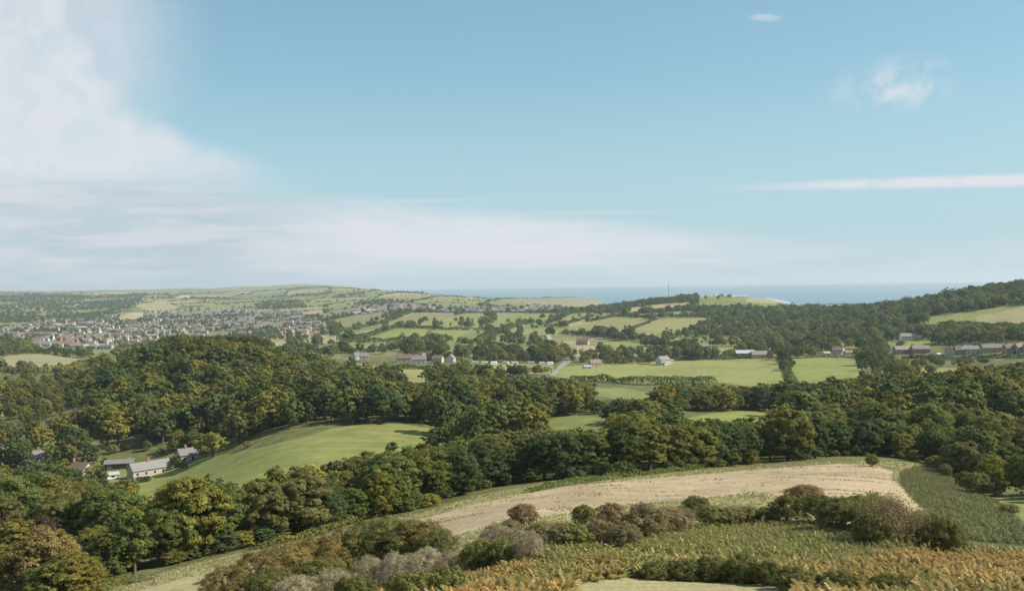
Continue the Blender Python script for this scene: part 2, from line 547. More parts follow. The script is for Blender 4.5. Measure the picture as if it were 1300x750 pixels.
for nm, poly, c in (
    ('pasture', z2((520, 325), (720, 265), (1040, 278), (1035, 305), (960, 322), (740, 326)), (0.20, 0.215, 0.06)),
    ('pasture', z2((210, 365), (330, 352), (560, 346), (720, 345), (600, 368), (440, 380), (230, 374)), G_PAST),
    ('stubble_field', z2((285, 328), (450, 295), (620, 262), (650, 272), (520, 308), (380, 335), (290, 340)), (0.33, 0.26, 0.16)),
    ('pasture', z2((390, 222), (620, 185), (700, 188), (620, 215), (500, 252), (410, 254)), G_OLI),
    ('pasture', z2((650, 240), (790, 190), (1000, 190), (1000, 205), (870, 225), (780, 247)), G_OLI),
    ('pasture', z2((990, 210), (1050, 188), (1140, 190), (1130, 217)), G_PAST),
    ('pasture', z2((1180, 190), (1310, 188), (1480, 190), (1470, 202), (1300, 232), (1215, 232)), G_PAST),
    ('pasture', z2((820, 362), (1100, 310), (1105, 322), (1000, 350), (880, 374)), G_PAST),
    ('stubble_field', z2((0, 345), (140, 330), (130, 352), (0, 359)), (0.33, 0.28, 0.18)),
    ('stubble_field', z2((140, 292), (290, 283), (290, 302), (150, 308)), PINK),
    ('stubble_field', z2((1030, 262), (1200, 255), (1200, 266), (1040, 272)), PINK),
    ('stubble_field', z2((800, 402), (1010, 402), (1010, 420), (820, 418)), (0.30, 0.25, 0.15)),
    ('pasture', z2((1160, 348), (1300, 297), (1330, 300), (1190, 358)), G_PAST),
    ('pasture', z2((0, 248), (0, 248), (0, 248)), G_PAST),
    ('twin_field', z3((260, 265), (380, 237), (520, 205), (640, 213), (690, 222), (590, 265), (545, 268), (540, 280), (420, 297), (390, 299), (280, 277)), (0.215, 0.205, 0.075)),
    ('twin_field', z3((600, 268), (720, 220), (820, 210), (1040, 212), (960, 248), (830, 307), (760, 322), (620, 312)), (0.235, 0.215, 0.085)),
    ('stubble_field', z3((590, 182), (600, 160), (740, 145), (880, 135), (900, 150), (870, 162), (740, 180)), (0.38, 0.285, 0.18)),
    ('pasture', z3((750, 185), (880, 178), (890, 205), (760, 208)), G_PAST),
    ('pasture', z3((190, 242), (330, 213), (340, 224), (200, 257)), G_YEL),
    ('pasture', z3((410, 350), (430, 325), (650, 335), (660, 372), (600, 387), (440, 372)), G_PAST),
    ('pasture', z3((900, 350), (975, 350), (960, 382), (910, 374)), G_YEL),
    ('stubble_field', z3((235, 330), (300, 325), (390, 345), (370, 372), (340, 357)), (0.33, 0.26, 0.16)),
    ('stubble_field', z3((530, 190), (620, 180), (640, 195), (540, 202)), (0.45, 0.38, 0.26)),
    ('pasture', z3((1235, 340), (1360, 340), (1360, 362), (1240, 362)), G_YEL),
    ('pasture', z3((0, 440), (160, 452), (150, 470), (0, 462)), TAN),
):
    lu(nm, poly, 1020, 3000, c, 3)
lu('hill_pasture', z4((760, 255), (860, 235), (1060, 215), (1200, 193), (1330, 185), (1450, 180), (1450, 300), (1200, 287), (1100, 292), (900, 278)), 1000, 1700, (0.185, 0.205, 0.055), 3)
lu('hill_stubble', z4((1060, 243), (1180, 222), (1300, 197), (1450, 190), (1450, 305), (1300, 300), (1080, 294)), 1000, 1700, (0.30, 0.245, 0.12), 3)
lu('garden_lawn', z4((715, 372), (850, 366), (845, 390), (720, 392)), 800, 1500, (0.22, 0.24, 0.05))
lu('pasture', z4((-90, 380), (75, 378), (70, 397), (-90, 400)), 1020, 1500, G_YEL)
lu('stubble_field', z1((-60, 425), (100, 395), (380, 395), (440, 430), (330, 465), (150, 475), (-60, 470)), 820, 1500, (0.26, 0.235, 0.135), 3)
lu('pasture', z1((320, 390), (395, 385), (390, 412), (330, 408)), 1000, 1900, G_YEL)
lu('stubble_field', z1((580, 220), (640, 185), (730, 182), (700, 225), (640, 232)), 2400, 6500, (0.36, 0.29, 0.17))
lu('pasture', z1((670, 150), (760, 135), (860, 145), (900, 165), (750, 178)), 3000, 8500, (0.30, 0.26, 0.13))
lu('stubble_field', z1((870, 110), (930, 95), (970, 112)), 4000, 9000, (0.42, 0.31, 0.2))
lu('headland_field', z3((-60, 120), (520, 105), (560, 140), (0, 160)), 4300, 8000, (0.21, 0.195, 0.10))
lu('headland_field', z4((-90, 150), (200, 148), (340, 176), (160, 182), (-90, 172)), 1900, 4300, (0.27, 0.24, 0.13))
lu('lane', z3((185, 500), (225, 460), (255, 425), (300, 425), (285, 440), (245, 460), (215, 500)), 760, 1250, (0.26, 0.25, 0.24))
lu('cottage_garden', [(0, 583), (60, 575), (60, 592), (0, 596)], 380, 520, G_YEL)
lu('cottage_garden', [(120, 600), (250, 572), (262, 582), (165, 612), (120, 612)], 380, 520, (0.17, 0.17, 0.06))
lu('cottage_garden', [(55, 560), (105, 563), (105, 575), (55, 575)], 430, 620, G_PAST)
lu('clearing', [(85, 528), (115, 528), (115, 541), (85, 540)], 560, 900, G_YEL)
lu('clearing', [(0, 520), (12, 522), (12, 530), (0, 530)], 560, 900, G_YEL)
TOWN = z1((-80, 262), (0, 262), (150, 240), (330, 215), (500, 205), (740, 185), (900, 170), (1130, 165), (1300, 175), (1500, 185), (1620, 260), (1560, 300), (1300, 300), (1000, 318), (840, 320), (640, 380), (560, 425), (480, 430), (420, 395), (250, 385), (160, 380), (140, 330), (-80, 300))
TOWN2 = z2((380, 195), (500, 160), (760, 140), (900, 150), (900, 175), (700, 185), (480, 200))
TOWN3 = z2((900, 165), (1180, 160), (1300, 160), (1500, 165), (1500, 185), (900, 188))

# ------------------------------------------------------------------ materials
def newmat(name):
    m = bpy.data.materials.new(name)
    m.use_nodes = True
    return m, NT(m.node_tree)


def finish(n, shader):
    o = n.n('ShaderNodeOutputMaterial')
    n.link(shader, o.inputs[0])


def ground_mat(name, mode=0):
    m, n = newmat(name)
    at_ = n.n('ShaderNodeAttribute', attribute_name='col')
    geo = n.n('ShaderNodeNewGeometry')
    pos = geo.outputs['Position']
    big = n.noise(pos, 0.018, 4, 0.6)
    mid = n.noise(pos, 0.14, 5, 0.65)
    fine = n.noise(pos, 1.3, 5, 0.7)
    v = n.m('ADD', n.m('MULTIPLY', n.m('SUBTRACT', big, 0.5), 0.9), n.m('ADD', n.m('MULTIPLY', n.m('SUBTRACT', mid, 0.5), 0.9), n.m('MULTIPLY', n.m('SUBTRACT', fine, 0.5), 0.8)))
    c = at_.outputs['Color']
    if mode == 1:      # cut hay: streaks along the field and bleached patches with green between
        mp = n.n('ShaderNodeMapping')
        mp.inputs['Rotation'].default_value = (0, 0, math.radians(-24))
        mp.inputs['Scale'].default_value = (0.03, 0.45, 0.2)
        n.link(pos, mp.inputs[0])
        st = n.noise(mp.outputs[0], 1.0, 6, 0.65, 0.4)
        mp2 = n.n('ShaderNodeMapping')
        mp2.inputs['Rotation'].default_value = (0, 0, math.radians(-20))
        mp2.inputs['Scale'].default_value = (0.25, 1.6, 0.2)
        n.link(pos, mp2.inputs[0])
        st2 = n.noise(mp2.outputs[0], 1.0, 4, 0.7, 0.3)
        wv = n.n('ShaderNodeTexWave')
        wv.inputs['Scale'].default_value = 0.55
        wv.inputs['Distortion'].default_value = 3.0
        wv.inputs['Detail'].default_value = 3.0
        wv.inputs['Detail Scale'].default_value = 0.4
        wv.bands_direction = 'Y'
        mp3 = n.n('ShaderNodeMapping')
        mp3.inputs['Rotation'].default_value = (0, 0, math.radians(-22))
        mp3.inputs['Scale'].default_value = (0.12, 0.35, 0.1)
        n.link(pos, mp3.inputs[0])
        n.link(mp3.outputs[0], wv.inputs[0])
        c = n.mix(n.m('MULTIPLY', wv.outputs['Fac'], 0.30), c, (0.25, 0.19, 0.10))
        c = n.mix(n.m('MULTIPLY', n.sm(st, 0.50, 0.70), 0.55), c, (0.33, 0.32, 0.13))
        c = n.mix(n.m('MULTIPLY', n.sm(st2, 0.48, 0.75), 0.45), c, (0.24, 0.2, 0.10))
    elif mode == 4:    # aftermath grass: dry straw-coloured swathes through the green
        mp = n.n('ShaderNodeMapping')
        mp.inputs['Rotation'].default_value = (0, 0, math.radians(-22))
        mp.inputs['Scale'].default_value = (0.05, 0.5, 0.2)
        n.link(pos, mp.inputs[0])
        st = n.noise(mp.outputs[0], 1.0, 6, 0.7, 0.4)
        c = n.mix(n.m('MULTIPLY', n.sm(st, 0.42, 0.60), 0.7), c, (0.37, 0.31, 0.17))
        c = n.mix(n.m('MULTIPLY', n.sm(mid, 0.52, 0.7), 0.5), c, (0.15, 0.16, 0.05))
    elif mode == 3:    # pasture: faint mowing lines, tufts
        mp = n.n('ShaderNodeMapping')
        mp.inputs['Rotation'].default_value = (0, 0, math.radians(-35))
        mp.inputs['Scale'].default_value = (0.012, 0.16, 0.1)
        n.link(pos, mp.inputs[0])
        st = n.noise(mp.outputs[0], 1.0, 5, 0.65, 0.6)
        wv = n.n('ShaderNodeTexWave')
        wv.inputs['Scale'].default_value = 0.9
        wv.inputs['Distortion'].default_value = 1.2
        wv.inputs['Detail'].default_value = 2.0
        wv.inputs['Detail Scale'].default_value = 0.5
        n.link(mp.outputs[0], wv.inputs[0])
        wv.bands_direction = 'Y'
        c = n.mix(n.m('MULTIPLY', n.sm(wv.outputs['Fac'], 0.6, 1.0), 0.22), c, (0.12, 0.14, 0.04))
        c = n.mix(n.m('MULTIPLY', n.sm(st, 0.42, 0.72), 0.6), c, (0.30, 0.25, 0.11))
        c = n.mix(n.m('MULTIPLY', n.sm(big, 0.5, 0.68), 0.35), c, (0.13, 0.16, 0.045))
        c = n.mix(n.m('MULTIPLY', n.sm(fine, 0.55, 0.8), 0.5), c, (0.09, 0.12, 0.03))
    elif mode == 0:
        c = n.mix(n.m('MULTIPLY', n.sm(mid, 0.45, 0.7), 0.5), c, (0.22, 0.19, 0.09))
    fac = n.m('MAXIMUM', n.m('ADD', 1.0, v), 0.35)
    hsv = n.n('ShaderNodeHueSaturation')
    n.link(c, hsv.inputs['Color'])
    n.link(fac, hsv.inputs['Value'])
    bs = n.n('ShaderNodeBsdfPrincipled', _Roughness=0.9)
    bs.inputs['Specular IOR Level'].default_value = 0.15
    n.link(hsv.outputs[0], bs.inputs['Base Color'])
    bp = n.n('ShaderNodeBump', _Strength=0.7, _Distance=0.35)
    n.link(fine, bp.inputs['Height'])
    n.link(bp.outputs[0], bs.inputs['Normal'])
    finish(n, bs.outputs[0])
    return m


M_GROUND = ground_mat('ground', 0)
M_HAY = ground_mat('hay', 1)
M_BRACKENFLOOR = ground_mat('bracken_floor', 0)
M_PASTURE = ground_mat('pasture', 3)
M_STRIP = ground_mat('grass_strip', 4)


def leaf_mat(name, alt=(0.20, 0.15, 0.04), altamt=0.35, trans=0.28, dark=0.7):
    """tone attribute varies the leaves of a crown; object colour is the tree's own hue"""
    m, n = newmat(name)
    oi = n.n('ShaderNodeObjectInfo')
    at_ = n.n('ShaderNodeAttribute', attribute_name='tone')
    t = at_.outputs['Fac']
    rnd = oi.outputs['Random']
    base = oi.outputs['Color']
    c = n.mix(n.m('MULTIPLY', n.sm(n.m('ADD', t, n.m('MULTIPLY', rnd, 0.25)), 0.62, 1.15), altamt), base, alt)
    hsv = n.n('ShaderNodeHueSaturation')
    n.link(n.m('MULTIPLY_ADD', rnd, 0.022, 0.49), hsv.inputs['Hue'])
    n.link(n.m('MULTIPLY_ADD', t, 0.75, dark), hsv.inputs['Value'])
    n.link(c, hsv.inputs['Color'])
    bs = n.n('ShaderNodeBsdfPrincipled', _Roughness=0.6)
    bs.inputs['Specular IOR Level'].default_value = 0.14
    n.link(hsv.outputs[0], bs.inputs['Base Color'])
    tr = n.n('ShaderNodeBsdfTranslucent')
    h2 = n.n('ShaderNodeHueSaturation', _Hue=0.485, _Saturation=1.1, _Value=1.15)
    n.link(hsv.outputs[0], h2.inputs['Color'])
    n.link(h2.outputs[0], tr.inputs[0])
    mx = n.n('ShaderNodeMixShader', _0=trans)
    n.link(bs.outputs[0], mx.inputs[1])
    n.link(tr.outputs[0], mx.inputs[2])
    finish(n, mx.outputs[0])
    return m


M_LEAF = leaf_mat('leaves', (0.235, 0.225, 0.055), 0.26, 0.36, 0.77)
M_SHRUB = leaf_mat('shrub_leaves', (0.27, 0.20, 0.075), 0.6)
M_SEED = leaf_mat('seed_heads', (0.56, 0.49, 0.43), 0.95, 0.2)


def simple_mat(name, c, rough=0.85, spec=0.2, noise=0.25, scale=1.0, island=False):
    m, n = newmat(name)
    geo = n.n('ShaderNodeNewGeometry')
    tcn = n.n('ShaderNodeTexCoord')
    f = n.noise(tcn.outputs['Object'], scale, 5, 0.65)
    oi = n.n('ShaderNodeObjectInfo')
    v = n.m('ADD', n.m('MULTIPLY_ADD', f, 2 * noise, 1 - noise), n.m('MULTIPLY', n.m('SUBTRACT', oi.outputs['Random'], 0.5), 0.25))
    if island:
        v = n.m('ADD', v, n.m('MULTIPLY', n.m('SUBTRACT', geo.outputs['Random Per Island'], 0.5), 0.4))
    hsv = n.n('ShaderNodeHueSaturation')
    hsv.inputs['Color'].default_value = (*c, 1)
    n.link(v, hsv.inputs['Value'])
    bs = n.n('ShaderNodeBsdfPrincipled', _Roughness=rough)
    bs.inputs['Specular IOR Level'].default_value = spec
    n.link(hsv.outputs[0], bs.inputs['Base Color'])
    finish(n, bs.outputs[0])
    return m


M_BARK = simple_mat('bark', (0.12, 0.095, 0.07), noise=0.35, scale=3)
M_TWIG = simple_mat('twigs', (0.22, 0.16, 0.11), noise=0.3, scale=3)
M_SLATE = simple_mat('slate_roof', (0.19, 0.175, 0.165), 0.6, 0.4, 0.3, 1.2)
M_SLATE2 = simple_mat('weathered_tile', (0.24, 0.205, 0.18), 0.8, 0.2, 0.3, 1.2)
M_TERRA = simple_mat('clay_tile', (0.26, 0.165, 0.125), 0.85, 0.2, 0.3, 1.2)
M_BROWNROOF = simple_mat('brown_tile', (0.19, 0.13, 0.105), 0.85, 0.2, 0.3, 1.2)
M_WHITE = simple_mat('white_render', (0.58, 0.55, 0.51), 0.8, 0.2, 0.08)
M_CREAM = simple_mat('cream_render', (0.47, 0.42, 0.34), 0.8, 0.2, 0.1)
M_STONE = simple_mat('stone', (0.38, 0.31, 0.23), 0.9, 0.2, 0.25, 2)
M_BRICK = simple_mat('brick', (0.33, 0.19, 0.14), 0.9, 0.2, 0.2, 2)
M_GREYMETAL = simple_mat('grey_metal', (0.36, 0.37, 0.38), 0.5, 0.5, 0.12)
M_LIGHTROOF = simple_mat('light_sheet_roof', (0.42, 0.41, 0.40), 0.5, 0.4, 0.12)
M_VAN = simple_mat('white_paint', (0.8, 0.8, 0.78), 0.35, 0.5, 0.04)
M_DARK = simple_mat('dark_glass', (0.03, 0.035, 0.045), 0.15, 0.6, 0.1)
M_BLACK = simple_mat('black_rubber', (0.03, 0.03, 0.03), 0.8, 0.2, 0.1)
M_MAST = simple_mat('galvanised_steel', (0.25, 0.26, 0.27), 0.5, 0.5, 0.1)

# ------------------------------------------------------------------ terrain mesh, split into the ground and its fields
US = np.concatenate([np.linspace(-1.15, -0.57, 60)[:-1], np.linspace(-0.57, 0.57, 1000), np.linspace(0.57, 1.15, 60)[1:]])
YS = np.exp(np.concatenate([np.linspace(math.log(2), math.log(50), 40)[:-1], np.linspace(math.log(50), math.log(1300), 800)[:-1], np.linspace(math.log(1300), math.log(13500), 330)]))
UU, YY = np.meshgrid(US, YS, indexing='ij')
XX = UU * YY
ZZ = ground(XX, YY)
tpx, tpy = project(XX, YY, ZZ)
nu, ny = UU.shape
cls = np.full((nu - 1, ny - 1), -1, np.int32)
cx = (tpx[:-1, :-1] + tpx[1:, 1:]) / 2
cy = (tpy[:-1, :-1] + tpy[1:, 1:]) / 2
cY = (YY[:-1, :-1] + YY[1:, 1:]) / 2
wx = vnoise(XX[:-1, :-1] / 9, cY / 9, 8) * 500 / np.maximum(cY, 100) * 0.4
for k, (nm, poly, y0, y1, c, tex) in enumerate(LU):
    m_ = (cY > y0) & (cY < y1)
    rag = vnoise(XX[:-1, :-1] / 2.2, cY / 0.9, 9) * 5.0 + vnoise(XX[:-1, :-1] / 8, cY / 3, 19) * 7.0 if nm == 'hay_field' else 0.0
    rag = np.where(cy < np.interp(cx, [500, 700, 850, 1000, 1140], [672, 635, 618, 612, 612]), rag * 0.15, rag) if nm == 'hay_field' else 0.0
    q = inpoly(cx + wx, cy + wx * 0.4 + rag, poly) & m_
    cls[q] = k
GC = np.empty((nu, ny, 3), np.float32)
GC[:] = (0.105, 0.112, 0.036)
farf = np.clip((YY - 2600) / 1500, 0, 1)[..., None]
PAT = np.array([(0.15, 0.18, 0.055), (0.20, 0.205, 0.07), (0.13, 0.155, 0.05), (0.24, 0.21, 0.09), (0.17, 0.19, 0.06), (0.31, 0.25, 0.14), (0.18, 0.175, 0.075), (0.145, 0.175, 0.05)])
h1, d1 = fieldcell(XX, YY, 150, 230)
h2_, d2_ = fieldcell(XX, YY, 330, 480)
hh_ = np.where(YY < 2700, h1, h2_)
farc = PAT[np.clip((hh_ * 8).astype(int), 0, 7)]
farf = np.clip((YY - 1060) / 60, 0, 1)[..., None]
GC = GC * (1 - farf) + farc * farf
nearc = np.clip((135 - YY) / 30, 0, 1)[..., None]
GC = GC * (1 - nearc) + np.array((0.11, 0.095, 0.045)) * nearc
town_v = (inpoly(tpx, tpy, TOWN) | inpoly(tpx, tpy, TOWN2) | inpoly(tpx, tpy, TOWN3)) & (YY > 1300) & (YY < 6000)
GC[town_v] = (0.16, 0.165, 0.09)
vid = np.arange(nu * ny).reshape(nu, ny)
quads = np.stack([vid[:-1, :-1], vid[1:, :-1], vid[1:, 1:], vid[:-1, 1:]], -1)
V3 = np.stack([XX, YY, ZZ], -1).reshape(-1, 3)
GCf = GC.reshape(-1, 3)
for k in [-1] + list(range(len(LU))):
    q = quads[cls == k]
    if len(q) == 0:
        continue
    ids, inv = np.unique(q.ravel(), return_inverse=True)
    if k < 0:
        c = GCf[ids]
        mat, nm = M_GROUND, 'ground'
    else:
        c = np.tile(np.array(LU[k][4], np.float32), (len(ids), 1))
        mat, nm = {0: M_GROUND, 1: M_HAY, 2: M_BRACKENFLOOR, 3: M_PASTURE, 4: M_STRIP}[LU[k][5]], LU[k][0]
    c4 = np.hstack([c, np.ones((len(c), 1), np.float32)])
    me = mesh_np(nm, V3[ids], inv.reshape(-1, 4), [mat], True, None, {'col': ('POINT', 'FLOAT_COLOR', c4)})
    o = link(nm, me)
    tag(o, kind='structure')


def land(x, y):
    """index of the land use at a place, -1 for rough ground"""
    z = ground(x, y)
    a, b = project(x, y, z)
    r = np.full(np.shape(x), -1)
    for k, (nm, poly, y0, y1, c, tex) in enumerate(LU):
        r[inpoly(a, b, poly) & (y > y0) & (y < y1)] = k
    return r, a, b


# sea
m, n = newmat('sea_water')
geo = n.n('ShaderNodeNewGeometry')
f1 = n.noise(geo.outputs['Position'], 0.004, 6, 0.6)
f2 = n.noise(geo.outputs['Position'], 0.0005, 4, 0.5)
cc = n.mix(f2, (0.045, 0.14, 0.18), (0.065, 0.19, 0.225))
bs = n.n('ShaderNodeBsdfPrincipled', _Roughness=0.35)
n.link(cc, bs.inputs['Base Color'])
bp = n.n('ShaderNodeBump', _Strength=0.4, _Distance=6)
n.link(f1, bp.inputs['Height'])
n.link(bp.outputs[0], bs.inputs['Normal'])
finish(n, bs.outputs[0])
R = 29500.0
ang = np.linspace(0, 2 * math.pi, 181)[:-1]
sv = [(0, 0, 0)] + [(R * math.cos(a), R * math.sin(a), 0) for a in ang]
sf = [[0, 1 + i, 1 + (i + 1) % 180] for i in range(180)]
tag(link('sea', mesh_np('sea', sv, np.array(sf), [m])), kind='structure')

# haze: one even box of air round everything
m, n = newmat('haze')
o_ = n.n('ShaderNodeOutputMaterial')
pv = n.n('ShaderNodeVolumePrincipled', _Density=5.6e-5, _Anisotropy=0.15)
pv.inputs['Color'].default_value = (0.80, 0.90, 0.98, 1)
n.link(pv.outputs[0], o_.inputs['Volume'])
b = MB()
b.box(-30500, 30500, -30500, 30500, -2, 260)
tag(b.build('haze', m), kind='stuff')


# ------------------------------------------------------------------ foliage building
def rdir(n, up=None):
    d = rng.normal(size=(n, 3))
    return d / np.linalg.norm(d, axis=1, keepdims=True)


def quads_from(pos, nor, size, aspect=1.0, tilt=0.8):
    """one leaf-spray quad per point"""
    N = len(pos)
    nn = nor + rng.normal(size=(N, 3)) * tilt
    nn /= np.linalg.norm(nn, axis=1, keepdims=True) + 1e-9
    a = np.cross(nn, rdir(N))
    a /= np.linalg.norm(a, axis=1, keepdims=True) + 1e-9
    b_ = np.cross(nn, a)
    s = (size * rng.uniform(0.6, 1.35, N))[:, None]
    a, b_ = a * s * 0.5, b_ * s * 0.5 * aspect
    c = nn * s * 0.12
    v = np.stack([pos - a, pos - b_ + c, pos + a, pos + b_ + c], 1).reshape(-1, 3)
    f = np.arange(4 * N).reshape(N, 4)
    return v, f


def crown_pts(W, H, z0, nl, nclus, nleaf, lobe=(0.24, 0.40), spread=0.55, rag=0.10):
    """leaf positions of a lobed crown W wide, from z0 to H; returns pos, normal, tone"""
    ch = H - z0
    cs, rs = [], []
    for i in range(nl):
        t = (i + 0.5) / nl
        zz_ = 1 - 1.72 * t              # from top to a little under the equator
        th = i * 2.39996 + rng.uniform(-.4, .4)
        rr = math.sqrt(max(0, 1 - zz_ * zz_))
        r = rng.uniform(*lobe)
        k = (1 - r * rng.uniform(0.8, 1.15)) * rng.uniform(1 - rag * 1.6, 1 + rag)
        cs.append(((rr * math.cos(th)) * k * W / 2, rr * math.sin(th) * k * W / 2, z0 + ch * 0.48 + zz_ * k * ch * 0.52))
        rs.append(r * W / 2 * (0.9 if zz_ > 0 else 1.0))
    cs, rs = np.array(cs), np.array(rs)
    # sub-clusters over the lobes
    wt = rs ** 2 / (rs ** 2).sum()
    li = rng.choice(nl, nclus, p=wt)
    d = rdir(nclus)
    d[:, 2] = np.where(rng.random(nclus) < 0.75, np.abs(d[:, 2]), d[:, 2])
    cc_ = cs[li] + d * rs[li][:, None] * np.array([1, 1, 0.85]) * rng.uniform(0.82, 1.1, nclus)[:, None]
    out = rng.random(nclus) < 0.14
    cc_[out] += (d[out] * rs[li][out][:, None]) * rng.uniform(0.12, 0.4, (out.sum(), 1))
    # drop clusters deep inside other lobes
    dist = np.linalg.norm(cc_[:, None] - cs[None], axis=2) / rs[None]
    keep = (dist.min(1) > 0.72)
    cc_, d, li = cc_[keep], d[keep], li[keep]
    ctone = np.clip(rng.normal(0.45, 0.18, len(cc_)) + (rng.random(nl) * 0.3 - 0.15)[li], 0, 1)
    per = max(1, nleaf // len(cc_))
    ci = np.repeat(np.arange(len(cc_)), per)
    rad = np.mean(rs) * spread
    e = rdir(len(ci)) * (rng.random(len(ci)) ** 0.5)[:, None] * rad * np.array([1, 1, 0.6])
    pos = cc_[ci] + e
    pos[:, 2] = np.maximum(pos[:, 2], z0 * 0.55)
    ctr = np.array([0, 0, z0 + ch * 0.4])
    nor = d[ci] * 0.8 + (e / rad) * 0.7 + (pos - ctr) / np.linalg.norm(pos - ctr, axis=1, keepdims=True) * 0.5 + np.array([0, 0, 0.25])
    tone = np.clip(ctone[ci] + rng.normal(0, 0.13, len(ci)), 0, 1)
    return pos, nor, tone, cs


def crown_mesh(name, mat, W, H, z0, nl, nclus, nleaf, size, **k):
    asp = k.pop('aspect', 0.7)
    tilt = k.pop('tilt', 0.7)
    pos, nor, tone, cs = crown_pts(W, H, z0, nl, nclus, nleaf, **k)
    v, f = quads_from(pos, nor, size, asp, tilt)
    return mesh_np(name, v, f, [mat], True, None, {'tone': ('FACE', 'FLOAT', tone)}), cs


def trunk_mesh(name, cs, z0, H, r=0.28, mat=None):
    b = MB()
    p = np.array([0, 0, -0.8])
    q = np.array([0.1, 0.05, z0 * 0.8])
    b.tube(p, q, r * 1.25, r, 7)
    q2 = np.array([0.0, 0.1, z0 + (H - z0) * 0.45])
    b.tube(q, q2, r, r * 0.5, 6)
    for c in cs[::2][:9]:
        t = rng.uniform(0.1, 0.9)
        s = q * (1 - t) + q2 * t
        mid = (s + c) / 2 + np.array([0, 0, -0.3])
        b.tube(s, mid, r * 0.38, r * 0.25, 5)
        b.tube(mid, c, r * 0.25, r * 0.08, 5)
    return b.mesh(name, [mat or M_BARK], True)


# prototypes, each 10 m tall
def proto(W, z0, nl, nclus, nleaf, size, **k):
    c, cs = crown_mesh('crown', M_LEAF, W, 10, z0, nl, nclus, nleaf, size, **k)
    t = trunk_mesh('trunk', cs, max(z0, 1.5), 10)
    return c, t


HI = [proto(9.5, 0.1, 30, 900, 46000, 0.21, spread=0.36),
      proto(8.2, 0.1, 28, 820, 40000, 0.21, spread=0.36),
      proto(10.5, 0.2, 38, 1050, 50000, 0.21, lobe=(0.18, 0.33), spread=0.42),
      proto(7.4, 0.0, 26, 760, 38000, 0.205, spread=0.38),
      proto(9.0, 0.0, 44, 1150, 46000, 0.205, lobe=(0.16, 0.27), spread=0.46),
      proto(6.2, 0.3, 26, 760, 32000, 0.205, lobe=(0.2, 0.36), spread=0.4, rag=0.22),
      proto(10.0, 0.6, 26, 820, 36000, 0.205, lobe=(0.16, 0.36), spread=0.44, rag=0.28),
      proto(8.0, 0.2, 34, 900, 36000, 0.21, lobe=(0.14, 0.30), spread=0.5, rag=0.25)]
MID = [proto(9.5, 0.0, 24, 420, 9500, 0.46, spread=0.38),
       proto(8.4, 0.0, 22, 380, 8500, 0.46, spread=0.38),
       proto(10.8, 0.0, 30, 460, 10000, 0.46, lobe=(0.2, 0.34), spread=0.4),
       proto(7.6, 0.0, 20, 340, 8000, 0.44, spread=0.4),
       proto(9.2, 0.0, 32, 460, 9500, 0.44, lobe=(0.18, 0.3), spread=0.42),
      proto(6.4, 0.2, 20, 340, 7500, 0.44, lobe=(0.2, 0.36), spread=0.42, rag=0.22),
      proto(10.2, 0.4, 22, 400, 8500, 0.46, lobe=(0.16, 0.38), spread=0.46, rag=0.28),
      proto(8.0, 0.1, 26, 420, 8500, 0.44, lobe=(0.14, 0.32), spread=0.5, rag=0.25)]


C_DARK = (0.078, 0.110, 0.038)
C_MID = (0.122, 0.150, 0.042)
C_OLI = (0.172, 0.172, 0.044)
C_YG = (0.240, 0.215, 0.048)
C_BRO = (0.170, 0.162, 0.054)
C_BLU = (0.086, 0.112, 0.044)
C_COP = (0.080, 0.058, 0.042)
C_PALE = (0.290, 0.235, 0.085)
NAMEC = {C_DARK: 'dark green', C_MID: 'mid green', C_OLI: 'olive green', C_YG: 'yellow-green', C_BRO: 'browning', C_BLU: 'deep blue-green', C_COP: 'reddish purple', C_PALE: 'pale yellow-brown'}
CLIST = [C_DARK, C_MID, C_OLI, C_YG, C_BRO, C_BLU]

# ---- where trees stand
TR = []      # x, y, height, width factor, colour index


PR1 = np.array([(-100, 478), (0, 478), (60, 480), (105, 482), (125, 468), (150, 450), (180, 440), (215, 432), (260, 428), (300, 434), (350, 441), (400, 447), (430, 460), (470, 478), (500, 484), (540, 487), (560, 481), (590, 475), (640, 479), (680, 478), (720, 481), (750, 485), (800, 490), (850, 489), (900, 490), (950, 491), (1000, 484), (1040, 486), (1088, 480), (1110, 468), (1130, 460), (1200, 464), (1400, 462)])
PR2 = np.array([(-100, 606), (0, 606), (60, 602), (100, 614), (160, 622), (190, 634), (215, 632), (236, 602), (262, 599), (285, 614), (322, 617), (345, 596), (372, 598), (400, 587), (450, 578), (520, 566), (560, 568), (600, 552), (700, 543), (760, 528), (850, 521), (900, 533), (950, 528), (1000, 516), (1060, 508), (1150, 516), (1200, 510), (1300, 530), (1400, 530)])
PR3 = np.array([(-100, 592), (0, 592), (48, 592), (60, 582), (85, 582), (95, 602), (165, 610), (215, 606), (250, 592), (272, 575), (300, 560), (560, 540), (640, 500), (1400, 470)])
PR4 = np.array([(-100, 425), (36, 425), (50, 452), (115, 452), (135, 440), (200, 426), (320, 426), (400, 442), (420, 448), (560, 452), (600, 446), (620, 463), (710, 462), (730, 440), (840, 440), (940, 430), (1000, 425), (1100, 420), (1120, 455), (1200, 455), (1400, 455)])


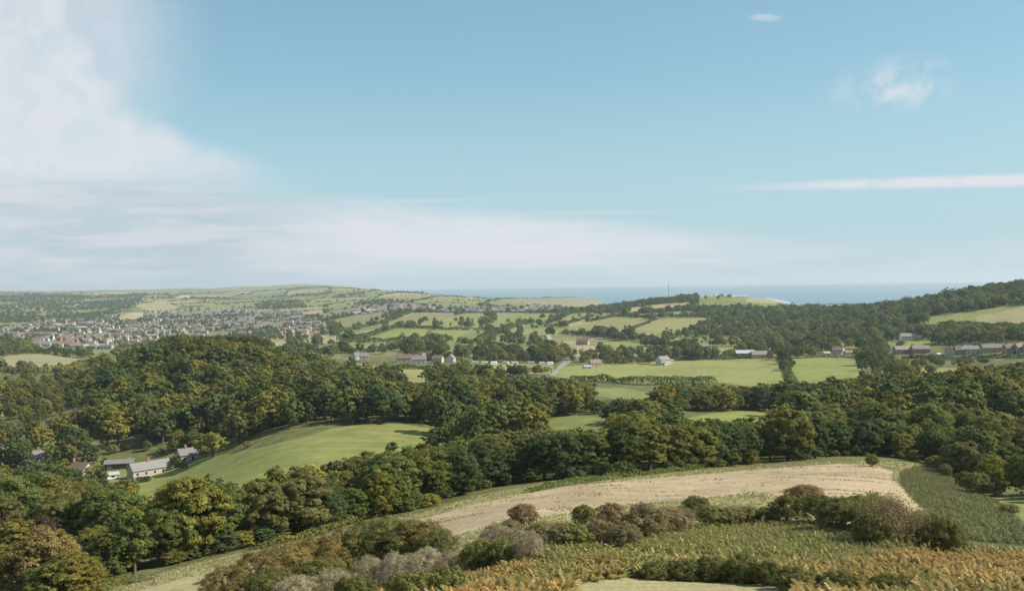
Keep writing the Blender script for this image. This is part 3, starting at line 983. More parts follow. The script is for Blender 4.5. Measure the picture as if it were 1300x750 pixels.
def ceil_h(a, b, Y, h):
    def lim(pr):
        return (b - np.interp(a, pr[:, 0], pr[:, 1])) / F * Y * 1.06
    if Y < 735 or (Y < 800 and a > 640): h = min(h, lim(PR1))
    if Y < 345: h = min(h, lim(PR2))
    if Y < 415: h = min(h, lim(PR3))
    if Y < 235 and a > 1140: h = min(h, (b - np.interp(a, [1140, 1200, 1250, 1300, 1400], [510, 527, 548, 568, 600])) / F * Y * 1.05)
    if Y < 860: h = min(h, lim(PR4))
    for a0, a1, y1, row in ((690, 780, 440, 546), (862, 992, 462, 533), (745, 836, 655, 507), (1112, 1216, 700, 473), (600, 640, 640, 486)):
        if a0 < a < a1 and Y < y1: h = min(h, (b - row) / F * Y * 1.05)
    if Y < 1300 and a > 1150: h = min(h, (b - 411) / F * Y * 1.05)
    return h


def fill(px0, px1, y0, y1, spacing, h, keepf, seed, pal, hv=0.18, wfac=1.0):
    r = np.random.default_rng(seed)
    u_0, u_1 = (px0 - 650) / F, (px1 - 650) / F
    xs = np.arange(min(u_0 * y1, u_0 * y0), max(u_1 * y1, u_1 * y0), spacing)
    ys_ = np.arange(y0, y1, spacing * 0.9)
    X, Y = np.meshgrid(xs, ys_)
    X = X + (np.arange(len(ys_)) % 2)[:, None] * spacing / 2
    X = (X + r.uniform(-.38, .38, X.shape) * spacing).ravel()
    Y = (Y + r.uniform(-.38, .38, Y.shape) * spacing).ravel()
    ok = (X / Y > u_0) & (X / Y < u_1)
    X, Y = X[ok], Y[ok]
    k, a, b = land(X, Y)
    keep = keepf(X, Y, k, a, b, r)
    X, Y, a, b = X[keep], Y[keep], a[keep], b[keep]
    hue = vnoise(X / 45, Y / 45, seed)
    for i in range(len(X)):
        q = r.random()
        p = np.array(pal, float)
        p = p / p.sum()
        ci = int(np.searchsorted(np.cumsum(p), np.clip(q * 0.75 + (hue[i] * 0.5 + 0.5) * 0.25, 0, 0.999)))
        hh = h * float(np.clip(r.normal(1, hv), 0.5, 1.6))
        if a[i] < 112 and 462 < b[i] < 585 and Y[i] > 440:
            if r.random() < 0.3:
                continue
            hh *= 0.62
            ci = int(r.choice([1, 2, 2, 3, 4, 5]))
        h2 = ceil_h(a[i], b[i], Y[i], hh)
        if h2 < 2.6:
            continue
        TR.append((X[i], Y[i], h2, wfac * r.uniform(0.85, 1.2) * (hh / h2) ** 0.35, min(ci, 5)))


TREELINE = [(80, 765), (130, 746), (200, 722), (270, 704), (330, 692), (400, 677), (450, 663), (500, 653), (545, 643), (600, 624), (650, 615), (700, 610), (760, 605), (850, 598), (900, 594), (950, 590), (1000, 586), (1060, 580), (1120, 579), (1180, 588), (1225, 607), (1270, 624), (1320, 634), (1420, 660)]
tlx, tly = np.array(TREELINE).T


def behind_line(a, b, off=0):
    return b < np.interp(a, tlx, tly) - off


def near_keep(X, Y, k, a, b, r):
    ok = (k < 0) & behind_line(a, b, 2)
    ok &= ~((a < 135) & (b > 695))
    # nothing tall just in front of the pasture, gardens and cottages
    past = (a > 160) & (a < 600) & (b < np.interp(a, [160, 240, 330, 450, 600], [668, 668, 650, 640, 600])) & (Y < 345)
    ok &= ~past
    gard = (a < 270) & (b < 622) & (b > 570)
    ok &= ~(gard & (r.random(len(a)) < 0.75))
    hol = (a > 100) & (a < 300) & (b > 552) & (b < 600)
    ok &= ~(hol & (r.random(len(a)) < 0.6))
    return ok


PAL_N = (2, 4, 4, 1.3, 1.6, 1.2)
fill(-60, 1400, 105, 345, 8.2, 9.6, near_keep, 21, PAL_N, 0.24)


def corner_keep(X, Y, k, a, b, r):
    return (k < 0) & (a < 150) & (b > 690) & behind_line(a, b, -2)


fill(-60, 170, 95, 150, 4.2, 4.2, corner_keep, 31, (2, 4, 4, 3, 1.6, 0.6), 0.3, 1.25)


def mid_keep(X, Y, k, a, b, r):
    ok = (k < 0) & behind_line(a, b, 2)
    # keep sight lines over the small meadows
    ok &= ~((a > 680) & (a < 790) & (Y < 430) & (b > 545) & (b < 585))
    ok &= ~((a > 860) & (a < 1000) & (Y < 450) & (b > 545) & (b < 575))
    gard = (a < 270) & (b < 622) & (b > 572)
    ok &= ~(gard & (r.random(len(a)) < 0.7))
    ok &= ~((a > 100) & (a < 300) & (b > 552) & (b < 600) & (r.random(len(a)) < 0.6))
    ok &= ~((a < 115) & (b > 500) & (b < 575) & (r.random(len(a)) < 0.30))
    ok &= ~((a > 130) & (a < 290) & (b > 570) & (b < 625))
    return ok


fill(-60, 1400, 345, 520, 9.5, 13.0, mid_keep, 22, (3, 4, 3, 1.2, 1.0, 2), 0.26)


def mid2_keep(X, Y, k, a, b, r):
    ok = (k < 0)
    hill = (a < 560) & (b > 430) & (a > 60)
    open_ = ~hill & (Y > 540)
    ok &= ~((a > 640) & (Y > 560) & (r.random(len(a)) < 0.25))
    ok &= ~(open_ & (vnoise(X / 28, Y / 28, 9) < -0.15) & (a > 700))
    ok &= ~((a > 700) & (a < 1000) & (b > 478) & (b < 512) & (Y > 640) & (r.random(len(a)) < 0.3))
    ok &= ~((a > 1110) & (b > 438) & (b < 470) & (Y > 700) & (r.random(len(a)) < 0.35))
    ok &= ~((a > 420) & (a < 560) & (b > 483) & (Y > 780))
    return ok


fill(-60, 1400, 520, 780, 10.5, 13.0, mid2_keep, 23, (3, 4, 3.6, 1.6, 0.8, 1.6), 0.24)


def val_keep(X, Y, k, a, b, r):
    ok = (k < 0)
    ok &= ~inpoly(a, b, TOWN)
    dens0 = (a < 112) & (b > 462) & (Y < 1000)
    dens = np.where(a < 560, 0.2, np.where(b > 445, 0.40, 0.36))
    dens = np.where((Y > 1060) & (a < 960) & (b < 452), 0.17, dens)
    dens = np.where((a > 960) & (b < 432), 0.88, dens)
    dens = np.where((a < 330) & (b < 455) & (a > 110), 0.5, dens)
    dens = np.where((a > 1110) & (b > 433) & (b < 453), 0.35, dens)
    dens = np.where((a > 1110) & (b >= 453), 0.75, dens)
    dens = np.where((a < 36) & (b < 452), 1.0, dens)
    cl_ = 0.5 + 0.5 * vnoise(X / 40, Y / 40, 13)
    hq, dq = fieldcell(X, Y, 150, 230)
    dens = np.where(dens0, 0.65, dens)
    dens = np.where((dq < 7) & (Y > 1000), 0.85, dens)
    ok &= (cl_ * 0.55 + r.random(len(a)) * 0.45) < dens + 0.08
    ok &= ~((a > 1125) & (a < 1300) & (b > 441) & (b < 453))
    return ok


fill(-60, 1400, 780, 1450, 13, 11.5, val_keep, 24, (3.4, 4, 2.6, 0.8, 0.6, 3), 0.28)


def far_keep(X, Y, k, a, b, r):
    ok = (k < 0) & ~inpoly(a, b, TOWN) & ~inpoly(a, b, TOWN2) & ~inpoly(a, b, TOWN3)
    dens = np.where(a > 860, 0.7, 0.2)
    hq, dq = fieldcell(X, Y, 150, 230)
    dens = np.where(dq < 8, 0.85, dens)
    dens = np.where((a > 1000), 0.9, dens)
    dens = np.where((b < 392) & (a > 885) & (a < 1070), 0.16, dens)
    dens = np.where((a > 640) & (a < 880) & (b < 398), 0.8, dens)
    cl_ = 0.5 + 0.5 * vnoise(X / 70, Y / 70, 14)
    return ok & ((cl_ * 0.6 + r.random(len(a)) * 0.4) < dens)


fill(-60, 1400, 1450, 2700, 17, 11.5, far_keep, 25, (4, 4, 1.6, 0.2, 0.3, 4), 0.2)


def dist_keep(X, Y, k, a, b, r):
    ok = (k < 0)
    twn = (inpoly(a, b, TOWN) | inpoly(a, b, TOWN2) | inpoly(a, b, TOWN3))
    wood = inpoly(a, b, z1((0, 100), (200, 95), (560, 110), (740, 85), (700, 130), (640, 170), (560, 210), (500, 205), (300, 215), (0, 255), (-80, 255), (-80, 100)))
    wood |= inpoly(a, b, z2((480, 150), (560, 120), (700, 125), (880, 150), (760, 145), (560, 160)))
    wood |= inpoly(a, b, z2((0, 150), (60, 125), (230, 130), (260, 160), (100, 190), (0, 190)))
    cell = np.minimum(np.abs(np.mod(X / 330 + 0.35 * np.sin(Y / 500), 1) - 0.5), np.abs(np.mod(Y / 480 + 0.3 * np.sin(X / 400), 1) - 0.5) * 1.4)
    hedge = cell < -1
    cl_ = vnoise(X / 300, Y / 300, 15)
    return ok & np.where(twn, r.random(len(a)) < 0.16, (wood & (cl_ + 0.5 * vnoise(X / 110, Y / 110, 17) > -0.38)) | (cl_ + 0.3 * vnoise(X / 90, Y / 90, 18) > 0.78))


fill(-60, 1100, 2700, 8500, 36, 13, dist_keep, 26, (4, 4, 1.6, 0.2, 0.3, 4), 0.2)


def dhedge_keep(X, Y, k, a, b, r):
    hq, c1 = fieldcell(X, Y, 330, 480)
    c2 = c1
    twn = (inpoly(a, b, TOWN) | inpoly(a, b, TOWN2) | inpoly(a, b, TOWN3))
    return (k < 0) & ~twn & (c1 < 9) & (vnoise(X / 120, Y / 120, 19) > -0.6)


fill(-60, 1100, 2700, 8500, 17, 5.5, dhedge_keep, 28, (4, 4, 1.6, 0.2, 0.3, 4), 0.3, 2.0)


def town_keep(X, Y, k, a, b, r):
    t = inpoly(a, b, TOWN)
    return (k < 0) & t & (vnoise(X / 90, Y / 90, 16) > -0.1) & (r.random(len(a)) < 0.62)


fill(-60, 560, 1450, 3600, 19, 8.5, town_keep, 27, (4, 4, 1.6, 0.2, 0.3, 4), 0.25)


r = np.random.default_rng(77)
a_ = 165.0
while a_ < 1320:
    p = at(a_, float(np.interp(a_, tlx, tly)) - 1.5, 90, 330)
    hh = float(np.interp(a_, [60, 250, 350, 430, 560, 700, 830, 1000, 1150, 1300], [8, 9.5, 8.6, 8, 9, 10, 11.5, 12, 9, 8])) * r.uniform(0.72, 1.12)
    q = project(p[0], p[1], p[2])
    h2 = ceil_h(float(q[0]), float(q[1]), p[1], hh)
    if h2 > 2.6:
        TR.append((p[0], p[1] + r.uniform(0, 2.5), h2, r.uniform(0.85, 1.1), int(r.choice(6, p=[.2, .28, .26, .08, .1, .08]))))
    a_ += r.uniform(3.8, 7.0) / p[1] * F * (1.0 if a_ < 1150 else 1.2)

a_ = 165.0
while a_ < 1230:
    p = at(a_, float(np.interp(a_, tlx, tly)) - 0.5, 90, 330)
    if r.random() < 0.8:
        TR.append((p[0], p[1] + r.uniform(-0.5, 1.5), r.uniform(1.6, 3.6), r.uniform(1.2, 2.0), int(r.choice(6, p=[.2, .3, .25, .1, .05, .1]))))
    a_ += r.uniform(1.5, 3.5) / p[1] * F

# explicit trees: (px, base py, height px, width/height factor, colour, ymin)
EXPL = []
EXPL += [(62, 760, 98, 1.15, C_PALE), (35, 764, 72, 1.3, C_PALE), (92, 762, 66, 1.2, C_YG), (52, 705, 55, 0.95, C_COP), (8, 752, 70, 1.1, C_OLI), (20, 712, 60, 1.1, C_YG), (128, 740, 48, 1.2, C_MID), (150, 728, 52, 1.1, C_OLI), (178, 716, 40, 1.0, C_MID),
         (347, 618, 30, 0.75, C_YG), (480, 655, 62, 0.75, C_YG)]
for e in EXPL:
    p = at(e[0], e[1], 90)
    d = math.hypot(p[0], p[1])
    TR.append((p[0], p[1], e[2] / F * p[1], e[3], (CLIST + [C_COP, C_PALE]).index(e[4])))
for (px, py, hp, wf, ci, ymin) in ((562, 552, 58, 0.9, 1, 340), (270, 580, 36, 1.15, 3, 380), (590, 540, 50, 0.9, 0, 360), (1030, 448, 24, 1.3, 6, 900),
                                   (758, 428, 17, 1.0, 5, 1200), (777, 430, 17, 1.0, 5, 1200), (795, 431, 18, 1.1, 5, 1200), (848, 434, 17, 1.3, 5, 1200),
                                   (825, 462, 12, 1.4, 1, 950), (1150, 384, 9, 1.4, 0, 1400), (1218, 378, 12, 1.1, 0, 1400),
                                   (246, 566, 20, 1.2, 1, 400), (222, 574, 18, 1.1, 1, 400), (300, 556, 30, 1.0, 3, 400)):
    p = at(px, py, ymin)
    TR.append((p[0], p[1], hp / F * p[1], wf, ci))
for (px, py, hp, wf, ci) in ((118, 606, 16, 1.3, 2), (133, 592, 14, 1.3, 4), (166, 616, 12, 1.5, 1), (178, 612, 9, 1.6, 0), (186, 611, 8, 1.5, 0), (226, 592, 15, 1.2, 1), (234, 596, 12, 1.5, 2), (70, 596, 18, 1.2, 0), (84, 588, 16, 1.2, 3), (88, 600, 12, 1.3, 2),
                          (142, 576, 13, 1.4, 2), (160, 572, 12, 1.3, 5), (186, 572, 14, 1.3, 1), (205, 578, 12, 1.4, 2), (258, 580, 12, 1.4, 0), (44, 596, 14, 1.3, 1), (14, 597, 15, 1.3, 0), (30, 600, 14, 1.4, 2), (128, 612, 18, 1.2, 0), (110, 582, 14, 1.3, 1), (96, 574, 14, 1.4, 2)):
    p = at(px, py, 370)
    TR.append((p[0], p[1], hp / F * p[1], wf, ci))
CL7 = CLIST + [C_COP, C_PALE]


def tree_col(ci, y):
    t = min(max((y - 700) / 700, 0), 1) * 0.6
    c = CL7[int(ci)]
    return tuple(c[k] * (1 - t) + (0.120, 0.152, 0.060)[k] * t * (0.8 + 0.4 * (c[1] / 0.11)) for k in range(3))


TR = np.array(TR)
tz = ground(TR[:, 0], TR[:, 1])
ta, tb = project(TR[:, 0], TR[:, 1], tz)
_, ttop = project(TR[:, 0], TR[:, 1], tz + TR[:, 2])
# buildings and parked vehicles keep open ground on their near side
OPEN = [(z3(q)[0], 900, w_) for q, w_ in (((755, 445), 8), ((1165, 412), 12), ((1235, 412), 10), ((415, 452), 7), ((355, 345), 9), ((178, 320), 4), ((97, 444), 5), ((153, 444), 5), ((190, 444), 5), ((-185, 442), 5), ((-135, 444), 5), ((-90, 444), 5), ((-30, 444), 5), ((15, 444), 5))]
OPEN += [(z4(q)[0], 780, w_) for q, w_ in (((372, 432), 9), ((312, 437), 6), ((420, 437), 6), ((720, 362), 10), ((700, 428), 11), ((780, 425), 10), ((930, 435), 8), ((975, 433), 6), ((1025, 428), 9), ((1085, 422), 5), ((1145, 422), 11), ((1240, 424), 9), ((1290, 420), 8), ((1345, 418), 8), ((890, 444), 6))]
OPEN += [(z2(q)[0], 850, w_) for q, w_ in (((512, 420), 6), ((540, 422), 6), ((740, 432), 8), ((785, 430), 7), ((815, 438), 7), ((855, 425), 7), ((910, 435), 5), ((975, 432), 4))]
keep = np.ones(len(TR), bool)
for (bx, by), ym_, hw_ in OPEN:
    Yb = at(bx, by, ym_)[1]
    rx_ = (tb - ttop) * 0.46 * TR[:, 3]
    keep &= ~((TR[:, 1] < Yb + 9) & (np.abs(ta - bx) < hw_ + rx_ * 0.75) & (ttop < by - 2.5) & (tb > by - 6))
TR, tz, ta, tb, ttop = TR[keep], tz[keep], ta[keep], tb[keep], ttop[keep]
# visible area of each crown: front to back into a coarse buffer, behind the terrain's own horizon
slope = (GZ + 0) / np.exp(GL)[None]
cmax = np.maximum.accumulate(slope, axis=1)
order = np.argsort(TR[:, 1])
buf = np.zeros((750, 1300), bool)
seen = np.zeros(len(TR))
yy_, xx_ = np.mgrid[0:750, 0:1300]
for i in order:
    x, y, h = TR[i, :3]
    ui = int(np.clip((x / y + 1.2) / (GU[1] - GU[0]), 0, len(GU) - 1))
    li_ = int(np.clip((math.log(y) - GL[0]) / (GL[1] - GL[0]) - 2, 0, len(GL) - 1))
    hp = tb[i] - ttop[i]
    rx = max(0.6, hp * 0.46 * TR[i, 3])
    blk = HY - (cmax[ui, li_]) * F      # rows below this are hidden by nearer ground (unrolled)
    blk = blk - math.tan(ROLL) * (ta[i] - 650)
    t0_, t1_ = ttop[i], min(tb[i] - hp * 0.05, max(blk, ttop[i] - 5))
    x0_, x1_ = int(max(0, ta[i] - rx)), int(min(1300, ta[i] + rx + 1))
    y0_, y1_ = int(max(0, t0_)), int(min(750, t1_ + 1))
    if x1_ <= x0_ or y1_ <= y0_:
        continue
    cyc, ry = (ttop[i] + tb[i]) / 2, max(hp / 2, 0.6)
    e = ((xx_[y0_:y1_, x0_:x1_] - ta[i]) / rx) ** 2 + ((yy_[y0_:y1_, x0_:x1_] - cyc) / ry) ** 2 <= 1.05
    sub = buf[y0_:y1_, x0_:x1_]
    seen[i] = (e & ~sub).sum()
    sub |= e
NIND = 292
rank = np.argsort(-seen)
ind = set(int(i) for i in rank[:NIND] if seen[i] > 0)
print('trees', len(TR), 'individual', len(ind), 'smallest seen', seen[rank[NIND - 1]], 'hidden', int((seen == 0).sum()))

# far protos must be the crown of a real tree, so the two kinds used for the mass are the mid crowns
POOL = {}
TREE_OBJ = []


def place_tree(i):
    x, y, h, wf, ci = TR[i]
    ci = int(ci)
    hi = y < 300
    pool = HI if hi else MID
    k = int(abs(math.sin(x * 12.9 + y * 78.2) * 43758)) % len(pool)
    cme, tme = pool[k]
    s = h / 10
    root = empty('tree', (x, y, float(tz[i]) - 0.15), rng.uniform(0, 6.28), (s * wf, s * wf, s))
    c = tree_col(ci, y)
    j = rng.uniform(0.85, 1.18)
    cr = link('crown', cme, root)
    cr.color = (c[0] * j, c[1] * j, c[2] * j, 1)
    cr.rotation_euler = (rng.normal(0, 0.05), rng.normal(0, 0.05), 0)
    link('trunk', tme, root)
    TREE_OBJ.append((root, i, ci))
    if not hi and k not in POOL:
        POOL[k] = cr
    return root


for i in sorted(ind, key=lambda q: TR[q, 1]):
    place_tree(i)


# the rest of the woods: one object each, near belts and far country
def mass(name, idx, label, protos):
    idx = np.array(sorted(idx))
    pts = np.stack([TR[idx, 0], TR[idx, 1], tz[idx] - 0.2], -1)
    me = bpy.data.meshes.new(name)
    me.vertices.add(len(pts))
    me.vertices.foreach_set('co', pts.astype(np.float32).ravel())
    a = me.attributes.new('sc', 'FLOAT_VECTOR', 'POINT')
    s = TR[idx, 2] / 10
    a.data.foreach_set('vector', np.stack([s * TR[idx, 3], s * TR[idx, 3], s], -1).astype(np.float32).ravel())
    a = me.attributes.new('rt', 'FLOAT_VECTOR', 'POINT')
    a.data.foreach_set('vector', np.stack([rng.normal(0, 0.07, len(s)), rng.normal(0, 0.07, len(s)), rng.uniform(0, 6.28, len(s))], -1).astype(np.float32).ravel())
    a = me.attributes.new('which', 'INT', 'POINT')
    a.data.foreach_set('value', rng.integers(0, len(protos), len(s)).astype(np.int32))
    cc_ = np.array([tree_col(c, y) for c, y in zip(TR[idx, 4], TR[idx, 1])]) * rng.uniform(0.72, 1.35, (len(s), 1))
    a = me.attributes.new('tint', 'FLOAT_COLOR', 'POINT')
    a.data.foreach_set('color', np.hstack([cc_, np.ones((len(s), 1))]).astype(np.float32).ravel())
    o = link(name, me)
    ng = bpy.data.node_groups.new(name, 'GeometryNodeTree')
    ng.interface.new_socket('Geometry', in_out='INPUT', socket_type='NodeSocketGeometry')
    ng.interface.new_socket('Geometry', in_out='OUTPUT', socket_type='NodeSocketGeometry')
    N, L = ng.nodes, ng.links
    gi, go = N.new('NodeGroupInput'), N.new('NodeGroupOutput')
    jn = N.new('GeometryNodeJoinGeometry')

    def named(nm, typ):
        q = N.new('GeometryNodeInputNamedAttribute')
        q.data_type = typ
        q.inputs['Name'].default_value = nm
        return q.outputs['Attribute']
    sca, rot, wh = named('sc', 'FLOAT_VECTOR'), named('rt', 'FLOAT_VECTOR'), named('which', 'INT')
    e2r = N.new('FunctionNodeEulerToRotation')
    L.new(rot, e2r.inputs[0])
    for k, ob in enumerate(protos):
        oi = N.new('GeometryNodeObjectInfo')
        oi.inputs['Object'].default_value = ob
        oi.inputs['As Instance'].default_value = True
        cmp_ = N.new('FunctionNodeCompare')
        cmp_.data_type = 'INT'
        cmp_.operation = 'EQUAL'
        L.new(wh, cmp_.inputs[2])
        cmp_.inputs[3].default_value = k
        ip = N.new('GeometryNodeInstanceOnPoints')
        L.new(gi.outputs[0], ip.inputs['Points'])
        L.new(cmp_.outputs[0], ip.inputs['Selection'])
        L.new(oi.outputs['Geometry'], ip.inputs['Instance'])
        L.new(e2r.outputs[0], ip.inputs['Rotation'])
        L.new(sca, ip.inputs['Scale'])
        # each instance reads its tint
        st = N.new('GeometryNodeStoreNamedAttribute')
        st.data_type = 'FLOAT_COLOR'
        st.domain = 'INSTANCE'
        st.inputs['Name'].default_value = 'tint'
        L.new(ip.outputs[0], st.inputs['Geometry'])
        L.new(named('tint', 'FLOAT_COLOR'), st.inputs['Value'])
        L.new(st.outputs[0], jn.inputs[0])
    L.new(jn.outputs[0], go.inputs[0])
    md = o.modifiers.new('scatter', 'NODES')
    md.node_group = ng
    tag(o, label, 'woodland', kind='stuff')
    return o


# leaves read the instance tint when there is one, else the object's own colour
for mt in (M_LEAF,):
    t = mt.node_tree
    oi = next(x for x in t.nodes if x.type == 'OBJECT_INFO')
    targets = [l.to_socket for l in t.links if l.from_socket == oi.outputs['Color']]
    ai = t.nodes.new('ShaderNodeAttribute')
    ai.attribute_type = 'INSTANCER'
    ai.attribute_name = 'tint'
    cm = t.nodes.new('ShaderNodeMix')
    cm.data_type = 'RGBA'
    gt = t.nodes.new('ShaderNodeMath')
    gt.operation = 'GREATER_THAN'
    gt.inputs[1].default_value = 0.001
    t.links.new(ai.outputs['Fac'], gt.inputs[0])
    t.links.new(gt.outputs[0], cm.inputs[0])
    t.links.new(oi.outputs['Color'], cm.inputs[6])
    t.links.new(ai.outputs['Color'], cm.inputs[7])
    for s_ in targets:
        t.links.new(cm.outputs[2], s_)

for k in range(len(MID)):
    if k not in POOL:
        POOL[k] = next(iter(POOL.values()))
protos = [POOL[k] for k in range(len(MID))]
rest = [i for i in range(len(TR)) if i not in ind]
mass('woodland', [i for i in rest if TR[i, 1] < 1450], 'mixed green broadleaf woods filling the valley between the fields', protos)
mass('distant_woodland', [i for i in rest if TR[i, 1] >= 1450], 'hazy dark woods and hedgerow trees on the far hills', protos)

# ------------------------------------------------------------------ hedges
HEDGES = [
    # label, px polyline, ymin, height, width, colour
    ('long dark hedge dividing the two sunlit pastures below the farmhouse', z4((85, 445), (100, 480), (125, 540), (160, 600)), 700, 3.6, 6, C_MID),
    ('broad dark hedge along the top of the big pasture', z3((460, 440), (560, 440), (640, 435), (700, 425)), 900, 6, 8, C_DARK),
    ('clipped dark hedge between the white farmhouse and the barn', z3((800, 425), (900, 420), (1050, 420), (1130, 415)), 900, 5, 8, C_DARK),
    ('low stone-edged hedge along the top of the right pasture', z4((200, 447), (300, 445), (450, 450)), 900, 1.6, 2.5, C_OLI),
    ('thin hedge along the foot of the hay field trees', z7((60, 375), (180, 352), (400, 320), (600, 298), (720, 285)), 150, 1.1, 1.6, C_MID),
    ('scrubby hedge between the dark trees and the grass strip', z6((0, 590), (200, 545), (400, 480), (600, 440)), 110, 1.0, 1.8, C_OLI),
    ('hedge between the twin fields below the ridge', z3((600, 265), (660, 245), (720, 218)), 1400, 3.5, 6, C_DARK),
    ('hedge along the foot of the left twin field', z3((250, 290), (330, 298), (400, 300), (520, 310), (660, 325)), 1200, 6, 9, C_DARK),
    ('hedge along the top of the twin fields', z3((380, 232), (520, 203), (640, 208), (820, 206), (1040, 208)), 1500, 6, 9, C_DARK),
    ('dark hedge climbing beside the left twin field', z3((180, 262), (260, 245), (340, 222), (400, 205)), 1500, 5, 9, C_DARK),
    ('hedge under the yellow-green field in the middle valley', z2((500, 335), (640, 330), (760, 328), (980, 325)), 1200, 6, 10, C_DARK),
    ('hedge over the yellow-green field in the middle valley', z2((640, 262), (740, 258), (900, 268), (1040, 272), (1190, 268)), 1300, 5, 9, C_DARK),
    ('hedge sloping between stubble and yellow-green field', z2((420, 345), (520, 315), (640, 275), (720, 255)), 1200, 6, 10, C_DARK),
    ('tree-thick hedge above the stubble field', z2((300, 300), (400, 285), (520, 262), (640, 235)), 1400, 6, 10, C_MID),
    ('hedge below the long green field by the woods', z2((200, 378), (330, 382), (460, 388), (620, 375), (720, 360)), 1100, 5, 8, C_DARK),
    ('hedge along the top of the olive field near the town', z2((380, 215), (500, 195), (620, 182), (740, 180)), 1900, 5, 10, C_DARK),
    ('dark hedge climbing between the olive fields', z2((640, 235), (700, 212), (760, 190), (800, 180)), 1800, 6, 11, C_DARK),
    ('dark hedge along the top of the green fields near the headland', z2((700, 186), (850, 184), (1000, 187), (1150, 186), (1300, 184), (1480, 187)), 1900, 5, 11, C_DARK),
    ('hedge beside the green stripe of pasture in the valley', z2((1100, 325), (1180, 345), (1300, 380)), 1000, 5, 9, C_DARK),
    ('line of dark trees edging the lane in the valley', z2((1110, 330), (1200, 290), (1300, 250), (1380, 235)), 1100, 8, 12, C_DARK),
    ('hedge behind the parked camping vehicles', [(605, 457), (640, 456), (700, 459)], 900, 4, 7, C_DARK),
    ('hedge along the foot of the hill pasture on the right', z4((880, 285), (1000, 296), (1150, 300), (1300, 306), (1360, 310)), 1000, 6, 10, C_DARK),
    ('dark clipped row of trees behind the village houses', z4((880, 350), (1000, 352), (1150, 350), (1300, 345), (1360, 345)), 950, 9, 9, C_DARK),
    ('hedge along the top edge of the hill pasture', z4((780, 245), (900, 225), (1060, 208), (1200, 187), (1320, 178)), 1150, 6, 10, C_DARK),
    ('hedge round the pale stubble field on the ridge', z3((590, 188), (740, 184), (890, 172), (905, 152)), 1900, 4, 8, C_DARK),
    ('hedge over the pale stubble field on the ridge', z3((580, 160), (740, 141), (880, 130)), 2200, 4, 9, C_DARK),
    ('pale sunlit hedge along the near edge of the far left field', z1((0, 478), (100, 485), (200, 488), (330, 475), (440, 440)), 750, 5, 8, C_OLI),
    ('dark hedge behind the far left field', z1((150, 385), (230, 390), (300, 395), (380, 412)), 1050, 8, 13, C_DARK),
    ('hedge below the caravan field in the valley', z3((0, 490), (100, 480), (190, 485)), 700, 4, 7, C_OLI),
    ('bushy hedge along the foot of the big pasture', z3((300, 522), (400, 528), (520, 536), (640, 546), (780, 543), (900, 536), (1010, 548)), 620, 5.5, 7, C_MID),
    ('garden hedge in front of the village houses', z4((690, 455), (800, 452), (900, 462), (1050, 455), (1200, 450), (1330, 448)), 700, 3.2, 6, C_DARK),
    ('thin hedge across the meadow by the farm roofs', z2((600, 478), (650, 470), (740, 462), (880, 468)), 800, 3.5, 6, C_MID),
]


def hedge_mesh(pts, h, wd, dist, mat):
    pts = np.array(pts)
    seg = np.linalg.norm(np.diff(pts[:, :2], axis=0), axis=1)
    L = seg.sum()
    ls = float(np.clip(dist * 0.0011, 0.25, 1.3))
    n_ = int(min(26000, L * (h * 1.6 + wd) / (ls * ls) * 1.1))
    s = rng.random(n_) * L
    cum = np.concatenate([[0], np.cumsum(seg)])
    x = np.interp(s, cum, pts[:, 0])
    y = np.interp(s, cum, pts[:, 1])
    hh = h * (1 + 0.35 * vnoise(s / (2.5 * h), s * 0, 3) + 0.15 * vnoise(s / (0.7 * h), s * 0, 4))
    th = rng.uniform(0, math.pi, n_)
    ww = wd * (1 + 0.3 * vnoise(s / (3 * h), s * 0 + 9, 5))
    off = np.cos(th) * ww / 2
    dirv = np.gradient(pts[:, :2], axis=0)
    tx = np.interp(s, cum, dirv[:, 0])
    ty = np.interp(s, cum, dirv[:, 1])
    nrm = np.hypot(tx, ty) + 1e-9
    nx_, ny_ = -ty / nrm, tx / nrm
    px_, py_ = x + nx_ * off, y + ny_ * off
    pz = ground(px_, py_) + np.sin(th) ** 0.6 * hh * rng.uniform(0.75, 1.0, n_)
    nor = np.stack([nx_ * np.cos(th), ny_ * np.cos(th), np.sin(th)], -1)
    o = np.array([pts[0, 0], pts[0, 1], pts[0, 2]])
    v, f = quads_from(np.stack([px_, py_, pz], -1) - o, nor, ls * 1.5, 0.8, 0.6)
    tone = np.clip(0.45 + 0.3 * vnoise(s / 4, s * 0, 6) + rng.normal(0, 0.13, n_), 0, 1)
    return mesh_np('hedge', v, f, [mat], True, None, {'tone': ('FACE', 'FLOAT', tone)}), o


for lab, poly, ymin, h, wd, c in HEDGES:
    pp = []
    for (a, b_), (a2, b2) in zip(poly[:-1], poly[1:]):
        for t in np.linspace(0, 1, 6)[:-1]:
            pp.append(at(a + (a2 - a) * t, b_ + (b2 - b_) * t, ymin, ymin * 2.2))
    pp.append(at(*poly[-1], ymin, ymin * 2.2))
    me, o_ = hedge_mesh(pp, h, wd, float(np.mean([p[1] for p in pp])), M_LEAF)
    ob = link('hedge', me, None, tuple(o_))
    ob.color = (*c, 1)
    tag(ob, lab, 'hedge', 'hedgerows between the fields')

